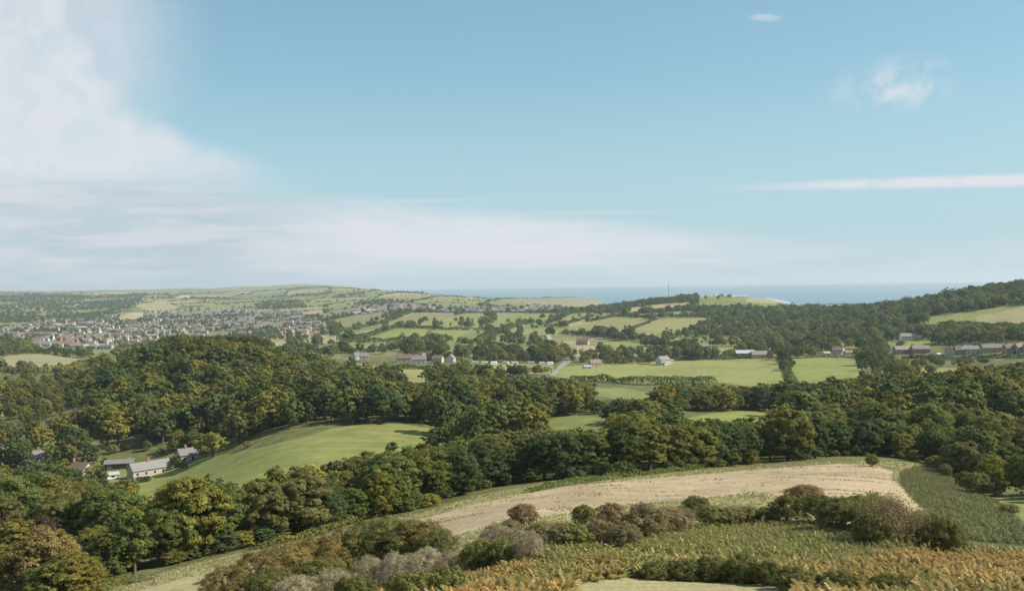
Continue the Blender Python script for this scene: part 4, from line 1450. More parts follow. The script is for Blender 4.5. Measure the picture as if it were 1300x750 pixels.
# ------------------------------------------------------------------ houses
def window(parent, x, z, y, wd, h, face=-1):
    """frame with its pane, on the wall at y facing -y (face=-1) or +y"""
    f = MB()
    t = 0.09
    ya, yb = (y - 0.06, y) if face < 0 else (y, y + 0.06)
    f.box(x - wd / 2 - t, x + wd / 2 + t, ya, yb, z - t, z)
    f.box(x - wd / 2 - t, x + wd / 2 + t, ya, yb, z + h, z + h + t)
    f.box(x - wd / 2 - t, x - wd / 2, ya, yb, z, z + h)
    f.box(x + wd / 2, x + wd / 2 + t, ya, yb, z, z + h)
    o = f.build('window', M_VAN, parent)
    g = MB()
    g.box(x - wd / 2, x + wd / 2, min(ya, yb) + 0.02, max(ya, yb) - 0.01, z, z + h)
    g.build('pane', M_DARK, o)


def house(name, label, cat, p, rz, L, W, Hw, Hr, wall, roof, group=None, chim=(0.1, 0.9), wins=4, storeys=2, door=True, hip=0.0, wing=None):
    r = empty(name, (p[0], p[1], p[2] - 0.3), rz)
    tag(r, label, cat, group)
    b = MB()
    b.box(-L / 2, L / 2, -W / 2, W / 2, -1.5, Hw)
    if hip == 0:
        b.gable(-L / 2, L / 2, -W / 2, W / 2, Hw, Hw + Hr)
    if wing:
        wx_, wl, wh = wing
        b.box(wx_ - wl / 2, wx_ + wl / 2, -W / 2 - 3.2, -W / 2 - 0.003, -1.5, wh)
    b.build('wall', wall, r)
    q = MB()
    q.roof(-L / 2 - 0.35, L / 2 + 0.35, -W / 2 - 0.4, W / 2 + 0.4, Hw - 0.1, Hw + Hr + 0.1, 0.2, hip)
    ro = q.build('roof', roof, r)
    if wing:
        wx_, wl, wh = wing
        q = MB()
        q.box(wx_ - wl / 2 - 0.2, wx_ + wl / 2 + 0.2, -W / 2 - 3.5, -W / 2 - 0.42, wh, wh + 0.22)
        q.build('wing_roof', roof, r)
    for c in chim:
        q = MB()
        x = -L / 2 + L * c
        q.box(x - 0.5, x + 0.5, -0.4, 0.4, Hw + Hr * 0.5, Hw + Hr + 1.2)
        q.box(x - 0.58, x + 0.58, -0.48, 0.48, Hw + Hr + 1.2, Hw + Hr + 1.35)
        q.tube((x - .2, 0, Hw + Hr + 1.3), (x - .2, 0, Hw + Hr + 1.75), .13, .12)
        q.tube((x + .2, 0, Hw + Hr + 1.3), (x + .2, 0, Hw + Hr + 1.75), .13, .12)
        q.build('chimney', M_BRICK, ro)
    for s in range(storeys):
        z = 0.9 + s * 2.6
        if z + 1.1 > Hw:
            break
        for k in range(wins):
            x = -L / 2 + L * (k + 0.5) / wins
            if wing and abs(x - wing[0]) < wing[1] / 2 + 0.6 and z < wing[2]:
                continue
            if door and s == 0 and k == wins // 2:
                d = MB()
                d.box(x - 0.5, x + 0.5, -W / 2 - 0.07, -W / 2, -0.2, 2.0)
                d.build('door', M_DARK, r)
                continue
            window(r, x, z, -W / 2, 1.1, 1.15)
    window(r, 0, 0.9, W / 2, 1.1, 1.1, 1)
    return r


# the cottages in the left valley
def pt(px, py, ymin, ymax=12000):
    return at(px, py, ymin, ymax)


p = pt(198, 600, 380)
house('cottage_row', 'long slate-roofed cottage row with pale front at the pasture edge', 'cottages', p, math.radians(48), 23, 5.6, 3.0, 2.8, M_CREAM, M_SLATE, chim=(0.35, 0.97), wins=6, storeys=1)
p = pt(242, 583, 400)
house('cottage', 'small slate-roofed cottage half hidden at the upper pasture corner', 'house', p, math.radians(40), 11, 5.6, 3.0, 2.5, M_CREAM, M_SLATE, chim=(0.3,), wins=3, storeys=1)
p = pt(152, 594, 400)
house('outbuilding', 'dark grey outbuilding with white fittings beside the cottage row', 'shed', p, math.radians(14), 12, 5, 2.9, 1.2, M_DARK, M_SLATE, chim=(), wins=3, storeys=1)
p = pt(102, 602, 400)
house('cottage', 'cottage with a reddish brown roof among trees below the outbuilding', 'house', p, math.radians(-20), 9, 6.5, 2.8, 2.8, M_CREAM, M_BROWNROOF, chim=(0.1,), wins=3, storeys=1)
p = pt(27, 588, 400)
house('cottage', 'pale cottage with long slate roof and end chimney near the left edge', 'house', p, math.radians(30), 17, 6, 3.0, 2.6, M_CREAM, M_SLATE, chim=(0.92,), wins=4, storeys=1)
p = pt(8, 576, 430)
house('summer_house', 'small stone hut with pale flat roof at the left edge', 'hut', p, math.radians(-8), 7, 5, 3.0, 0.7, M_STONE, M_LIGHTROOF, chim=(), wins=2, storeys=1)
p = pt(143, 607, 390)
house('garden_shed', 'small white-roofed shed below the cottage row', 'shed', p, math.radians(30), 4.5, 3, 2.2, 0.8, M_VAN, M_LIGHTROOF, chim=(), wins=1, storeys=1, door=False)

# white farmhouse and neighbours in the valley
p = pt(*z3((755, 445))[0], 900)
house('farmhouse', 'white farmhouse with grey roof beside a dark tree at the pasture top', 'house', p, math.radians(35), 12, 8, 5.4, 3.4, M_WHITE, M_SLATE, chim=(0.1, 0.9), wins=4, wing=(-2.5, 4, 2.8))
p = pt(*z3((780, 438))[0], 900)
house('garage', 'low white garage attached beyond the white farmhouse', 'garage', (p[0] + 3, p[1] + 4, p[2]), math.radians(35), 6, 5, 2.6, 1.6, M_WHITE, M_SLATE2, chim=(), wins=2, storeys=1)
p = pt(*z3((1165, 412))[0], 900)
house('barn', 'long brick barn with sheet roof above the big pasture', 'barn', p, math.radians(-3), 20, 10, 6.0, 3.0, M_BRICK, M_LIGHTROOF, chim=(), wins=5, storeys=1)
p = pt(*z3((1235, 412))[0], 900)
house('barn', 'stone barn with grey tiled roof next to the brick barn', 'barn', p, math.radians(4), 17, 9, 4.4, 3.8, M_STONE, M_SLATE2, chim=(), wins=4, storeys=1)
p = pt(*z3((415, 452))[0], 850)
house('house', 'small brown-roofed house at the left end of the big pasture', 'house', p, math.radians(20), 11, 7, 3.6, 3.0, M_CREAM, M_TERRA, chim=(0.85,), wins=3, storeys=1)
p = pt(*z3((395, 462))[0], 850)
house('garden_shed', 'grey shed below the small brown-roofed house', 'shed', (p[0] - 4, p[1] - 5, p[2]), math.radians(20), 7, 4, 2.4, 1.0, M_GREYMETAL, M_GREYMETAL, chim=(), wins=2, storeys=1)
p = pt(*z3((355, 345))[0], 1150)
house('house', 'house with tan tiled roof below the left twin field', 'house', p, math.radians(-25), 17, 9, 4.6, 4, M_STONE, M_BROWNROOF, chim=(0.1,), wins=4)
p = pt(*z3((425, 415))[0], 1000)
house('house', 'little cream house among trees above the brown-roofed one', 'house', p, math.radians(10), 8, 6, 4.4, 2.6, M_CREAM, M_TERRA, chim=(0.5,), wins=2)
p = pt(*z3((178, 320))[0], 1150)
house('house', 'small pale house deep in trees left of the twin fields', 'house', p, math.radians(50), 9, 7, 4.4, 3, M_WHITE, M_SLATE2, chim=(0.2,), wins=2)
# right: house by the right pasture, village row
p = pt(*z4((372, 432))[0], 950)
house('villa', 'white villa with pink gable above the right pasture', 'house', p, math.radians(-30), 11, 8, 5.6, 3.2, M_WHITE, M_TERRA, chim=(0.3, 0.9), wins=3, wing=(2, 5, 2.8))
p = pt(*z4((312, 437))[0], 950)
house('garage', 'low white garage left of the white villa', 'garage', p, math.radians(5), 7, 5, 2.8, 1.2, M_WHITE, M_LIGHTROOF, chim=(), wins=2, storeys=1)
p = pt(*z4((420, 437))[0], 950)
house('house', 'small red-roofed house right of the white villa', 'house', p, math.radians(12), 8, 6, 3.2, 2.4, M_CREAM, M_TERRA, chim=(0.8,), wins=2, storeys=1)
p = pt(*z4((720, 362))[0], 1020)
house('long_house', 'long white house with three dark dormers above the village lawn', 'house', p, math.radians(-2), 18, 8, 5.0, 3.4, M_WHITE, M_SLATE2, chim=(0.95,), wins=5)
VR = [((700, 425), 20, 9, 3, M_STONE, M_SLATE2, 'long tiled house at the left end of the village row'),
      ((780, 422), 17, 9, 0, M_BRICK, M_SLATE2, 'pinkish house with plain tiled roof next to the long tiled one'),
      ((930, 432), 11, 10, 70, M_CREAM, M_BROWNROOF, 'gable-fronted cream house in the middle of the village row'),
      ((975, 430), 9, 8, 0, M_BRICK, M_BROWNROOF, 'narrow brick house right of the gable-fronted one'),
      ((1025, 425), 16, 9, -6, M_WHITE, M_SLATE, 'white house with wide slate roof in the village row'),
      ((1085, 418), 8, 8, 60, M_WHITE, M_SLATE, 'small white gabled house in the village row'),
      ((1145, 418), 21, 9, -3, M_STONE, M_SLATE2, 'long stone house with pale roof towards the right of the village row'),
      ((1240, 420), 14, 9, 2, M_BRICK, M_BROWNROOF, 'brick house with broad brown roof near the right edge'),
      ((1290, 416), 12, 9, 2, M_STONE, M_SLATE2, 'grey-roofed stone house at the right edge of the village row'),
      ((1345, 414), 14, 9, -5, M_CREAM, M_BROWNROOF, 'cream house past the right end of the village row')]
for (zx, zy), L, W, a, wm, rm, lab in VR:
    p = pt(*z4((zx, zy + 4))[0], 760)
    house('village_house', lab, 'house', p, math.radians(a), L, W, 4.8, 3.4, wm, rm, 'houses of the village row', chim=(0.12, 0.88), wins=max(2, int(L / 4)))
p = pt(*z4((890, 440))[0], 760)
house('garden_shed', 'low white flat-roofed shed in front of the village row', 'shed', p, 0, 10, 4, 2.3, 0.4, M_WHITE, M_VAN, chim=(), wins=3, storeys=1)
# farm in the middle valley (left)
FM = [((512, 420), 9, 35, M_WHITE, M_SLATE, 'white gabled house among trees left of the valley farm'),
      ((540, 422), 8, 10, M_WHITE, M_SLATE2, 'low white house right beside the white gabled house'),
      ((740, 432), 13, 10, M_STONE, M_BROWNROOF, 'brown-roofed farm building at the left of the valley farm'),
      ((785, 430), 12, -10, M_CREAM, M_TERRA, 'clay-roofed farmhouse in the middle of the valley farm'),
      ((815, 438), 13, 5, M_WHITE, M_SLATE, 'white-walled slate-roofed building before the clay-roofed farmhouse'),
      ((855, 425), 12, 40, M_BRICK, M_TERRA, 'red brick building with tall gable in the valley farm'),
      ((910, 435), 9, -15, M_CREAM, M_BROWNROOF, 'small brown-roofed building at the right end of the valley farm'),
      ((975, 432), 8, 80, M_WHITE, M_SLATE, 'tiny white gable end right of the valley farm')]
for (zx, zy), L, a, wm, rm, lab in FM:
    p = pt(*z2((zx, zy))[0], 850)
    house('farm_building', lab, 'house', p, math.radians(a), L * 1.15, 7.5, 4.6, 3.6, wm, rm, chim=(0.15,), wins=3)


# camping vehicles
def vehicle(label, p, rz, L, H, campervan):
    r = empty('camper_van' if campervan else 'touring_caravan', (p[0], p[1], p[2]), rz)
    tag(r, label, 'camper van' if campervan else 'caravan', 'white camping vehicles parked in the valley field')
    b = MB()
    W = 2.1
    prof = [(-L / 2, 0.45), (L / 2, 0.45), (L / 2, 1.15), (L / 2 - (1.5 if campervan else 0.35), H), (-L / 2 + 0.25, H), (-L / 2, 1.4)]
    n_ = len(prof)
    a = b.pts([(x, -W / 2, z) for x, z in prof] + [(x, W / 2, z) for x, z in prof])
    for k in range(n_):
        b.f4.append([a + k, a + (k + 1) % n_, a + n_ + (k + 1) % n_, a + n_ + k])
    for o in (0, n_):
        b.f4 += [[a + o, a + o + 1, a + o + 2, a + o + 5], [a + o + 5, a + o + 2, a + o + 3, a + o + 4]]
    b.build('body', M_VAN, r)
    g = MB()
    g.box(-L / 2 + 0.7, L / 2 - 1.7, -W / 2 - 0.02, -W / 2 + 0.01, 1.35, 1.9)
    g.build('side_window', M_DARK, r)
    for x in ((-L / 4, L / 3.2) if campervan else (0,)):
        for s in (-1, 1):
            q = MB()
            q.tube((x, s * (W / 2 - 0.15), 0.33), (x, s * (W / 2 + 0.02), 0.33), 0.33, 0.33, 12)
            q.build('wheel', M_BLACK, r)
    return r


VH = [((97, 440), 0, 'leftmost of the three white vans beside the lane'), ((153, 441), 1, 'middle of the three white vans beside the lane'),
      ((190, 441), 0, 'van nearest the lane end in the trio of white vans'),
      ((-185, 438), 0, 'first white caravan from the left at the hedge row'), ((-135, 440), 0, 'second white caravan from the left at the hedge row'),
      ((-90, 440), 0, 'third white caravan from the left at the hedge row'), ((-30, 441), 1, 'fourth white camping vehicle along the hedge row'),
      ((15, 441), 0, 'fifth white camping vehicle along the hedge row')]
for (zx, zy), cv_, lab in VH:
    p = pt(*z3((zx, zy + 4))[0], 800)
    vehicle(lab, p, rng.uniform(-0.5, 0.5), 6.6, 3.0, bool(cv_))

# radio mast on the ridge
p = pt(849, 381, 2300, 3200)
r = empty('radio_mast', tuple(p))
tag(r, 'tall thin lattice radio mast on the ridge before the sea', 'mast')
HM = 46.0
b = MB()
for k in range(3):
    a = k * 2.094
    b.tube((1.1 * math.cos(a), 1.1 * math.sin(a), -2), (0.5 * math.cos(a), 0.5 * math.sin(a), HM), 0.2, 0.14, 5)
for j in range(22):
    z0_, z1_ = j * HM / 22, (j + 1) * HM / 22
    r0_, r1_ = 1.1 - 0.6 * j / 22, 1.1 - 0.6 * (j + 1) / 22
    for k in range(3):
        a, a2 = k * 2.094, (k + 1) * 2.094
        b.tube((r0_ * math.cos(a), r0_ * math.sin(a), z0_), (r1_ * math.cos(a2), r1_ * math.sin(a2), z1_), 0.07, 0.07, 4)
b.build('lattice', M_MAST, r)
b = MB()
for z, s in ((HM - 2, 0.9), (HM - 8, 0.7), (HM - 15, 0.6)):
    for k in range(3):
        a = k * 2.094 + 0.5
        b.box(math.cos(a) * s - 0.3, math.cos(a) * s + 0.3, math.sin(a) * s - 0.3, math.sin(a) * s + 0.3, z - 1.2, z + 1.2)
b.build('antenna', M_MAST, r)

# ------------------------------------------------------------------ the town: every house a thing up to three hundred, the rest one mass
def unit_house(L, W, Hw, Hr, wm, rm, hip=0.0):
    L, W, Hw, Hr = L * 0.88, W * 0.88, Hw * 0.9, Hr * 0.9
    b = MB()
    b.box(-L / 2, L / 2, -W / 2, W / 2, -3, Hw)
    if not hip:
        b.gable(-L / 2, L / 2, -W / 2, W / 2, Hw, Hw + Hr)
    n4, n3 = len(b.f4), len(b.f3)
    # chimney
    b.box(L * 0.3, L * 0.3 + 0.9, -0.5, 0.5, Hw, Hw + Hr + 1.2)
    n4 = len(b.f4)
    b.roof(-L / 2 - 0.4, L / 2 + 0.4, -W / 2 - 0.5, W / 2 + 0.5, Hw - 0.1, Hw + Hr + 0.15, 0.25, hip)
    mi = [0] * n4 + [1] * (len(b.f4) - n4) + [0] * n3 + [1] * (len(b.f3) - n3)
    # dark windows in the long walls
    n4b = len(b.f4)
    for z in (0.9, 3.4):
        if z + 1.2 < Hw:
            for x in (-0.32, 0, 0.32):
                b.box(x * L - 0.6, x * L + 0.6, -W / 2 - 0.06, -W / 2 + 0.02, z, z + 1.2)
    k3 = len(b.f3)
    k4 = len(b.f4)
    mi = mi[:n4b] + [2] * (k4 - n4b) + mi[n4b:]
    me = mesh_np('house', b.v, [np.array(b.f4, np.int32), np.array(b.f3, np.int32).reshape(-1, 3)], [wm, rm, M_DARK], False, mi)
    return me, np.array(b.v), np.array(b.f4), np.array(b.f3, np.int32).reshape(-1, 3), mi


UH = [(unit_house(11, 8, 5.2, 3.2, M_WHITE, M_SLATE), 'white house with grey slate roof'), (unit_house(12, 8, 5.0, 3.4, M_CREAM, M_SLATE2), 'cream house with weathered tile roof'),
      (unit_house(10, 8, 5.2, 3.3, M_BRICK, M_TERRA), 'brick house with clay tile roof'), (unit_house(22, 8.5, 5.4, 3.4, M_CREAM, M_SLATE), 'cream terrace with slate roof'),
      (unit_house(18, 8.5, 5.2, 3.2, M_BRICK, M_BROWNROOF), 'brick terrace with brown roof'), (unit_house(11, 9, 3.0, 3.0, M_WHITE, M_SLATE2, 2.5), 'white bungalow with hipped roof'),
      (unit_house(13, 9, 5.4, 3.4, M_WHITE, M_TERRA), 'white house with clay tile roof'), (unit_house(12, 8.5, 5.4, 3.2, M_STONE, M_SLATE2), 'stone house with weathered roof')]
WH = [(unit_house(46, 22, 6, 2.4, M_LIGHTROOF, M_LIGHTROOF), 'long pale warehouse'), (unit_house(34, 20, 6.5, 2.2, M_GREYMETAL, M_LIGHTROOF), 'grey metal warehouse')]
TH = []      # x, y, rot, type
r_ = np.random.default_rng(5)


def town_fill(poly, y0, y1, dens, types, px0, px1, street=34.0):
    u_0, u_1 = (px0 - 650) / F, (px1 - 650) / F
    X0, X1 = min(u_0 * y1, u_0 * y0), max(u_1 * y1, u_1 * y0)
    for yy0 in np.arange(y0, y1, street):
        x = X0
        while x < X1:
            x += r_.uniform(13, 26)
            # streets bend with the ground
            y = yy0 + 26 * math.sin(x / 170 + yy0 / 300) + r_.uniform(-3, 3) + 0.12 * x
            if not (y0 < y < y1) or not (u_0 < x / y < u_1):
                continue
            k, a, b_ = land(np.array([x]), np.array([y]))
            if k[0] >= 0 or not inpoly(a, b_, poly)[0]:
                continue
            if vnoise(np.array([x / 120]), np.array([y / 120]), 31)[0] * 0.5 + r_.random() * 0.8 > dens:
                continue
            ang_ = math.atan(26 / 170 * math.cos(x / 170 + yy0 / 300)) + (math.pi / 2 if r_.random() < 0.25 else 0) + r_.normal(0, 0.12)
            TH.append((x, y, ang_, r_.choice(types)))


town_fill(TOWN, 1500, 2300, 0.50, [0, 1, 2, 3, 4, 6, 7, 1, 0], -60, 560, 36)
town_fill(TOWN, 2300, 3600, 0.52, [0, 1, 3, 3, 4, 5, 7, 6, 0], -60, 600, 48)
town_fill(TOWN, 3600, 5200, 0.52, [0, 1, 3, 3, 5, 6, 0, 7], 100, 600, 66)
town_fill(TOWN2, 2300, 4200, 0.7, [0, 5, 5, 6, 1], 400, 560, 46)
town_fill(TOWN3, 2500, 4600, 0.45, [0, 5, 1, 3], 540, 720, 60)
TH = np.array(TH)
hz = ground(TH[:, 0], TH[:, 1])
ha, hb = project(TH[:, 0], TH[:, 1], hz + 4)
# nearest first are the largest; leave out those behind the wooded hill's crowns
free = np.ones(len(TH), bool)
for i in range(len(TH)):
    a, b_ = int(np.clip(ha[i], 0, 1299)), int(np.clip(hb[i], 0, 749))
    near_tree = TR[:, 1] < TH[i, 1]
    ui = int(np.clip((TH[i, 0] / TH[i, 1] + 1.2) / (GU[1] - GU[0]), 0, len(GU) - 1))
    li_ = int(np.clip((math.log(TH[i, 1]) - GL[0]) / (GL[1] - GL[0]) - 3, 0, len(GL) - 1))
    vis_t = (hz[i] + 6 - CAMZ) / TH[i, 1] > cmax[ui, li_]
    hill = (hb[i] > np.interp(ha[i], [100, 150, 200, 260, 330, 420], [478, 455, 438, 428, 435, 462]))
    inside = (0 <= ha[i] < 1300)
    free[i] = vis_t and inside and not (hill and 110 < ha[i] < 470)
order_h = [i for i in np.argsort(TH[:, 1]) if free[i]]
NH = 262
indh = order_h[:NH]
AREA = ((0, 60, 'at the far left of town'), (60, 120, 'in the left part of town'), (120, 200, 'in the middle of town'), (200, 290, 'above the wooded hill'), (290, 400, 'on the slope right of the wooded hill'), (400, 700, 'on the rise by the olive fields'))
for n_h, i in enumerate(indh):
    x, y, a, t = TH[i]
    (u, nm) = UH[int(t)]
    o = link('house', u[0], None, (x, y, float(hz[i])))
    o.rotation_euler = (0, 0, a)
    area = next((q[2] for q in AREA if q[0] <= ha[i] < q[1]), 'at the edge of town')
    row = 'near edge' if y < 1800 else ('nearer streets' if y < 2200 else 'farther streets')
    tag(o, '%s %s, %s' % (nm, area, row), 'house', 'town houses: ' + nm + ' ' + area + ', ' + row)
# the rest as one mass
vs, f4s, f3s, m4, m3, nb = [], [], [], [], [], 0
for i in range(len(TH)):
    if i in set(indh) or not free[i]:
        continue
    x, y, a, t = TH[i]
    _, v, q4, q3, mi = UH[int(t)][0]
    c, s = math.cos(a), math.sin(a)
    vs.append(np.stack([v[:, 0] * c - v[:, 1] * s + x, v[:, 0] * s + v[:, 1] * c + y, v[:, 2] + hz[i]], -1))
    f4s.append(q4 + nb)
    f3s.append(q3 + nb)
    base = {0: (0, 2), 1: (1, 3), 2: (4, 5), 3: (1, 2), 4: (4, 6), 5: (0, 3), 6: (0, 5), 7: (7, 3)}[int(t)]
    mp_ = np.array([base[0], base[1], 8])[np.array(mi)]
    m4.append(mp_[:len(q4)])
    m3.append(mp_[len(q4):])
    nb += len(v)
me = mesh_np('town_houses', np.concatenate(vs), [np.concatenate(f4s), np.concatenate(f3s)], [M_WHITE, M_CREAM, M_SLATE, M_SLATE2, M_BRICK, M_TERRA, M_BROWNROOF, M_STONE, M_DARK], False, np.concatenate(m4 + m3))
tag(link('far_houses', me), 'the mass of pale far houses of the town', 'houses', kind='stuff')
print('houses', len(TH), 'individual', len(indh))
# big roofs
for px, py, t, a, lab in ((165, 431, 0, 0.05, 'longest pale flat warehouse at the town edge above the wooded hill'), (185, 429, 0, 0.02, 'pale warehouse right of the longest one'),
                          (120, 443, 1, 0.3, 'white gabled barn at the near edge of town'), (70, 414, 1, -0.1, 'grey warehouse in the left of town'),
                          (20, 418, 0, 0.1, 'long pale warehouse at the far left of town'), (40, 423, 1, 0.0, 'grey works shed below the far left warehouse'),
                          (108, 418, 0, 0.0, 'pale works roof in the middle of town'), (470, 397, 1, 0.0, 'pale works shed on the rise by the olive fields'),
                          (455, 399, 1, 0.1, 'second works shed on the rise by the olive fields')):
    p = pt(px, py, 1500)
    o = link('warehouse', WH[t][0][0], None, tuple(p))
    o.rotation_euler = (0, 0, a)
    tag(o, lab, 'warehouse')
# static caravans on the coast and by the headland
SC = [(975, 378), (981, 378), (986, 377), (992, 378), (997, 377), (1003, 377), (1009, 377), (1015, 378), (1021, 378), (905, 376), (911, 376), (917, 376), (923, 376), (930, 377), (937, 377), (944, 377),
      (660, 392), (668, 392), (676, 391), (684, 392), (692, 392), (652, 391), (671, 386), (680, 386), (690, 386)]
b = MB()
b.box(-7, 7, -2.4, 2.4, -1.0, 3.0)
b.roof(-7.2, 7.2, -2.6, 2.6, 2.95, 3.8, 0.15)
cme = b.mesh('static_caravan', [M_VAN])
for (px, py) in SC:
    p = pt(px, py, 2300, 4500)
    o = link('static_caravan', cme, None, tuple(p))
    o.rotation_euler = (0, 0, rng.uniform(-0.3, 0.3))
    w_ = 'on the ridge before the sea' if px > 800 else 'by the distant headland'
    tag(o, 'tiny white static caravan in the line ' + w_, 'caravan', 'static caravans ' + w_)

# ------------------------------------------------------------------ near shrubs
def shrub_proto(kind):
    if kind == 'gorse':      # dense upright sprays
        c, cs = crown_mesh('foliage', M_SHRUB, 4.4, 2.6, 0.0, 30, 700, 26000, 0.09, lobe=(0.16, 0.3), aspect=0.45, tilt=0.6, spread=0.5)
    elif kind == 'bramble':
        c, cs = crown_mesh('foliage', M_SHRUB, 4.6, 2.2, 0.0, 34, 700, 24000, 0.10, lobe=(0.16, 0.3), spread=0.5)
    elif kind == 'seed':
        c, cs = crown_mesh('foliage', M_SEED, 4.4, 2.3, 0.0, 34, 700, 24000, 0.085, lobe=(0.16, 0.3), aspect=0.35, spread=0.55, tilt=1.0)
    else:                    # hawthorn
        c, cs = crown_mesh('foliage', M_SHRUB, 4.2, 3.2, 0.0, 34, 700, 26000, 0.095, lobe=(0.18, 0.32), spread=0.5)
    b = MB()
    for q in cs[:12]:
        b.tube((rng.uniform(-.3, .3), rng.uniform(-.3, .3), -0.4), tuple(q), 0.06, 0.02, 4)
    return c, b.mesh('stems', [M_TWIG])


SP = {k: [shrub_proto(k) for _ in range(2)] for k in ('gorse', 'bramble', 'seed', 'haw')}
SPD = {'gorse': (4.4, 2.6), 'bramble': (4.6, 2.2), 'seed': (4.4, 2.3), 'haw': (4.2, 3.2)}
S_GOR = (0.215, 0.175, 0.058)
S_DG = (0.150, 0.155, 0.045)
S_BR = (0.260, 0.215, 0.105)
S_RED = (0.240, 0.175, 0.080)
S_GRE = (0.195, 0.205, 0.060)
S_PALE = (0.360, 0.310, 0.180)
SH = [
    (290, 757, 52, 34, 'gorse', S_GOR), (325, 752, 60, 44, 'gorse', S_GOR), (362, 745, 62, 50, 'gorse', S_GOR), (398, 738, 62, 52, 'gorse', S_GOR), (432, 728, 60, 46, 'gorse', S_GOR),
    (462, 722, 66, 52, 'gorse', S_DG), (498, 716, 70, 54, 'gorse', S_DG), (530, 712, 62, 48, 'gorse', S_GOR), (556, 712, 44, 36, 'gorse', S_DG), (345, 762, 60, 34, 'gorse', S_DG), (410, 752, 50, 40, 'gorse', S_DG),
    (378, 768, 56, 36, 'seed', S_PALE), (425, 764, 60, 38, 'seed', S_PALE), (470, 752, 54, 42, 'seed', S_PALE), (505, 748, 52, 44, 'seed', S_PALE), (540, 742, 56, 44, 'seed', S_PALE), (572, 736, 46, 34, 'seed', S_PALE), (450, 770, 60, 36, 'bramble', S_DG), (520, 764, 60, 36, 'bramble', S_GRE), (570, 756, 54, 34, 'bramble', S_GRE),
    (612, 714, 40, 30, 'seed', S_BR), (632, 700, 46, 34, 'seed', S_PALE), (612, 722, 56, 34, 'bramble', S_GRE), (640, 716, 44, 30, 'bramble', S_GRE), (655, 706, 44, 34, 'seed', S_PALE), (672, 712, 38, 36, 'seed', S_PALE),
    (664, 668, 36, 30, 'haw', S_RED), (648, 688, 42, 28, 'haw', S_BR), (690, 690, 44, 30, 'haw', S_BR), (716, 694, 44, 32, 'haw', S_BR), (742, 668, 32, 28, 'haw', S_DG), (732, 694, 40, 30, 'haw', S_GRE),
    (762, 692, 40, 34, 'haw', S_BR), (778, 672, 44, 34, 'haw', S_RED), (794, 696, 40, 34, 'haw', S_BR), (820, 683, 54, 44, 'haw', S_BR), (848, 676, 46, 34, 'haw', S_BR), (866, 672, 34, 28, 'seed', S_BR),
    (884, 656, 34, 28, 'haw', S_DG), (906, 668, 46, 26, 'haw', S_GRE), (930, 666, 44, 24, 'haw', S_BR), (950, 664, 34, 22, 'haw', S_GRE), (976, 662, 34, 20, 'haw', S_DG),
    (1000, 662, 44, 34, 'haw', S_DG), (1022, 646, 48, 32, 'haw', S_RED), (1042, 664, 52, 36, 'haw', S_DG), (1066, 672, 56, 42, 'haw', S_DG), (1092, 668, 48, 40, 'haw', S_GRE), (1106, 690, 50, 36, 'bramble', S_DG), (1196, 700, 60, 42, 'bramble', S_DG), (1176, 682, 40, 30, 'bramble', S_DG),
    (835, 734, 44, 20, 'bramble', S_DG), (868, 735, 50, 24, 'bramble', S_DG), (905, 736, 54, 28, 'bramble', S_DG), (945, 738, 54, 32, 'bramble', S_DG), (975, 742, 40, 28, 'bramble', S_DG), (1010, 748, 60, 26, 'bramble', S_DG), (1070, 756, 64, 30, 'bramble', S_DG), (1130, 760, 60, 30, 'bramble', S_DG),
    (1107, 592, 17, 16, 'haw', S_GRE), (1200, 606, 16, 18, 'haw', S_GRE), (1242, 628, 40, 28, 'haw', S_GRE), (1282, 652, 24, 14, 'haw', S_BR), (1225, 616, 24, 18, 'haw', S_DG), (1262, 630, 26, 22, 'haw', S_DG),
    (150, 742, 40, 10, 'bramble', S_GRE), (185, 736, 36, 9, 'seed', S_GRE), (125, 752, 40, 12, 'bramble', S_GRE),
]
SN = {'gorse': 'gorse bush', 'bramble': 'bramble mound', 'seed': 'bush topped with pale seed heads', 'haw': 'thorn bush'}
SC_N = {S_GOR: 'golden brown', S_DG: 'dark green', S_BR: 'greyish brown', S_RED: 'reddish brown', S_GRE: 'green', S_PALE: 'pale straw'}
SHO = []
for j, (px, py, wp, hp, kind, c) in enumerate(SH):
    p = at(px, py, 50, 260)
    w0, h0 = SPD[kind]
    if kind == 'gorse':
        wp, hp = wp * 1.3, hp * 1.06
    k_w, k_h = wp / F * p[1] / w0 * 1.05, hp / F * p[1] / h0 * 1.05
    r = empty('shrub', (p[0], p[1], p[2] - 0.1), rng.uniform(0, 6.28), (k_w, k_w, k_h))
    cme, tme = SP[kind][j % 2]
    f_ = link('foliage', cme, r)
    q = rng.uniform(0.88, 1.12)
    f_.color = (c[0] * q, c[1] * q, c[2] * q, 1)
    link('stems', tme, r)
    SHO.append((r, px, py, kind, c, wp))


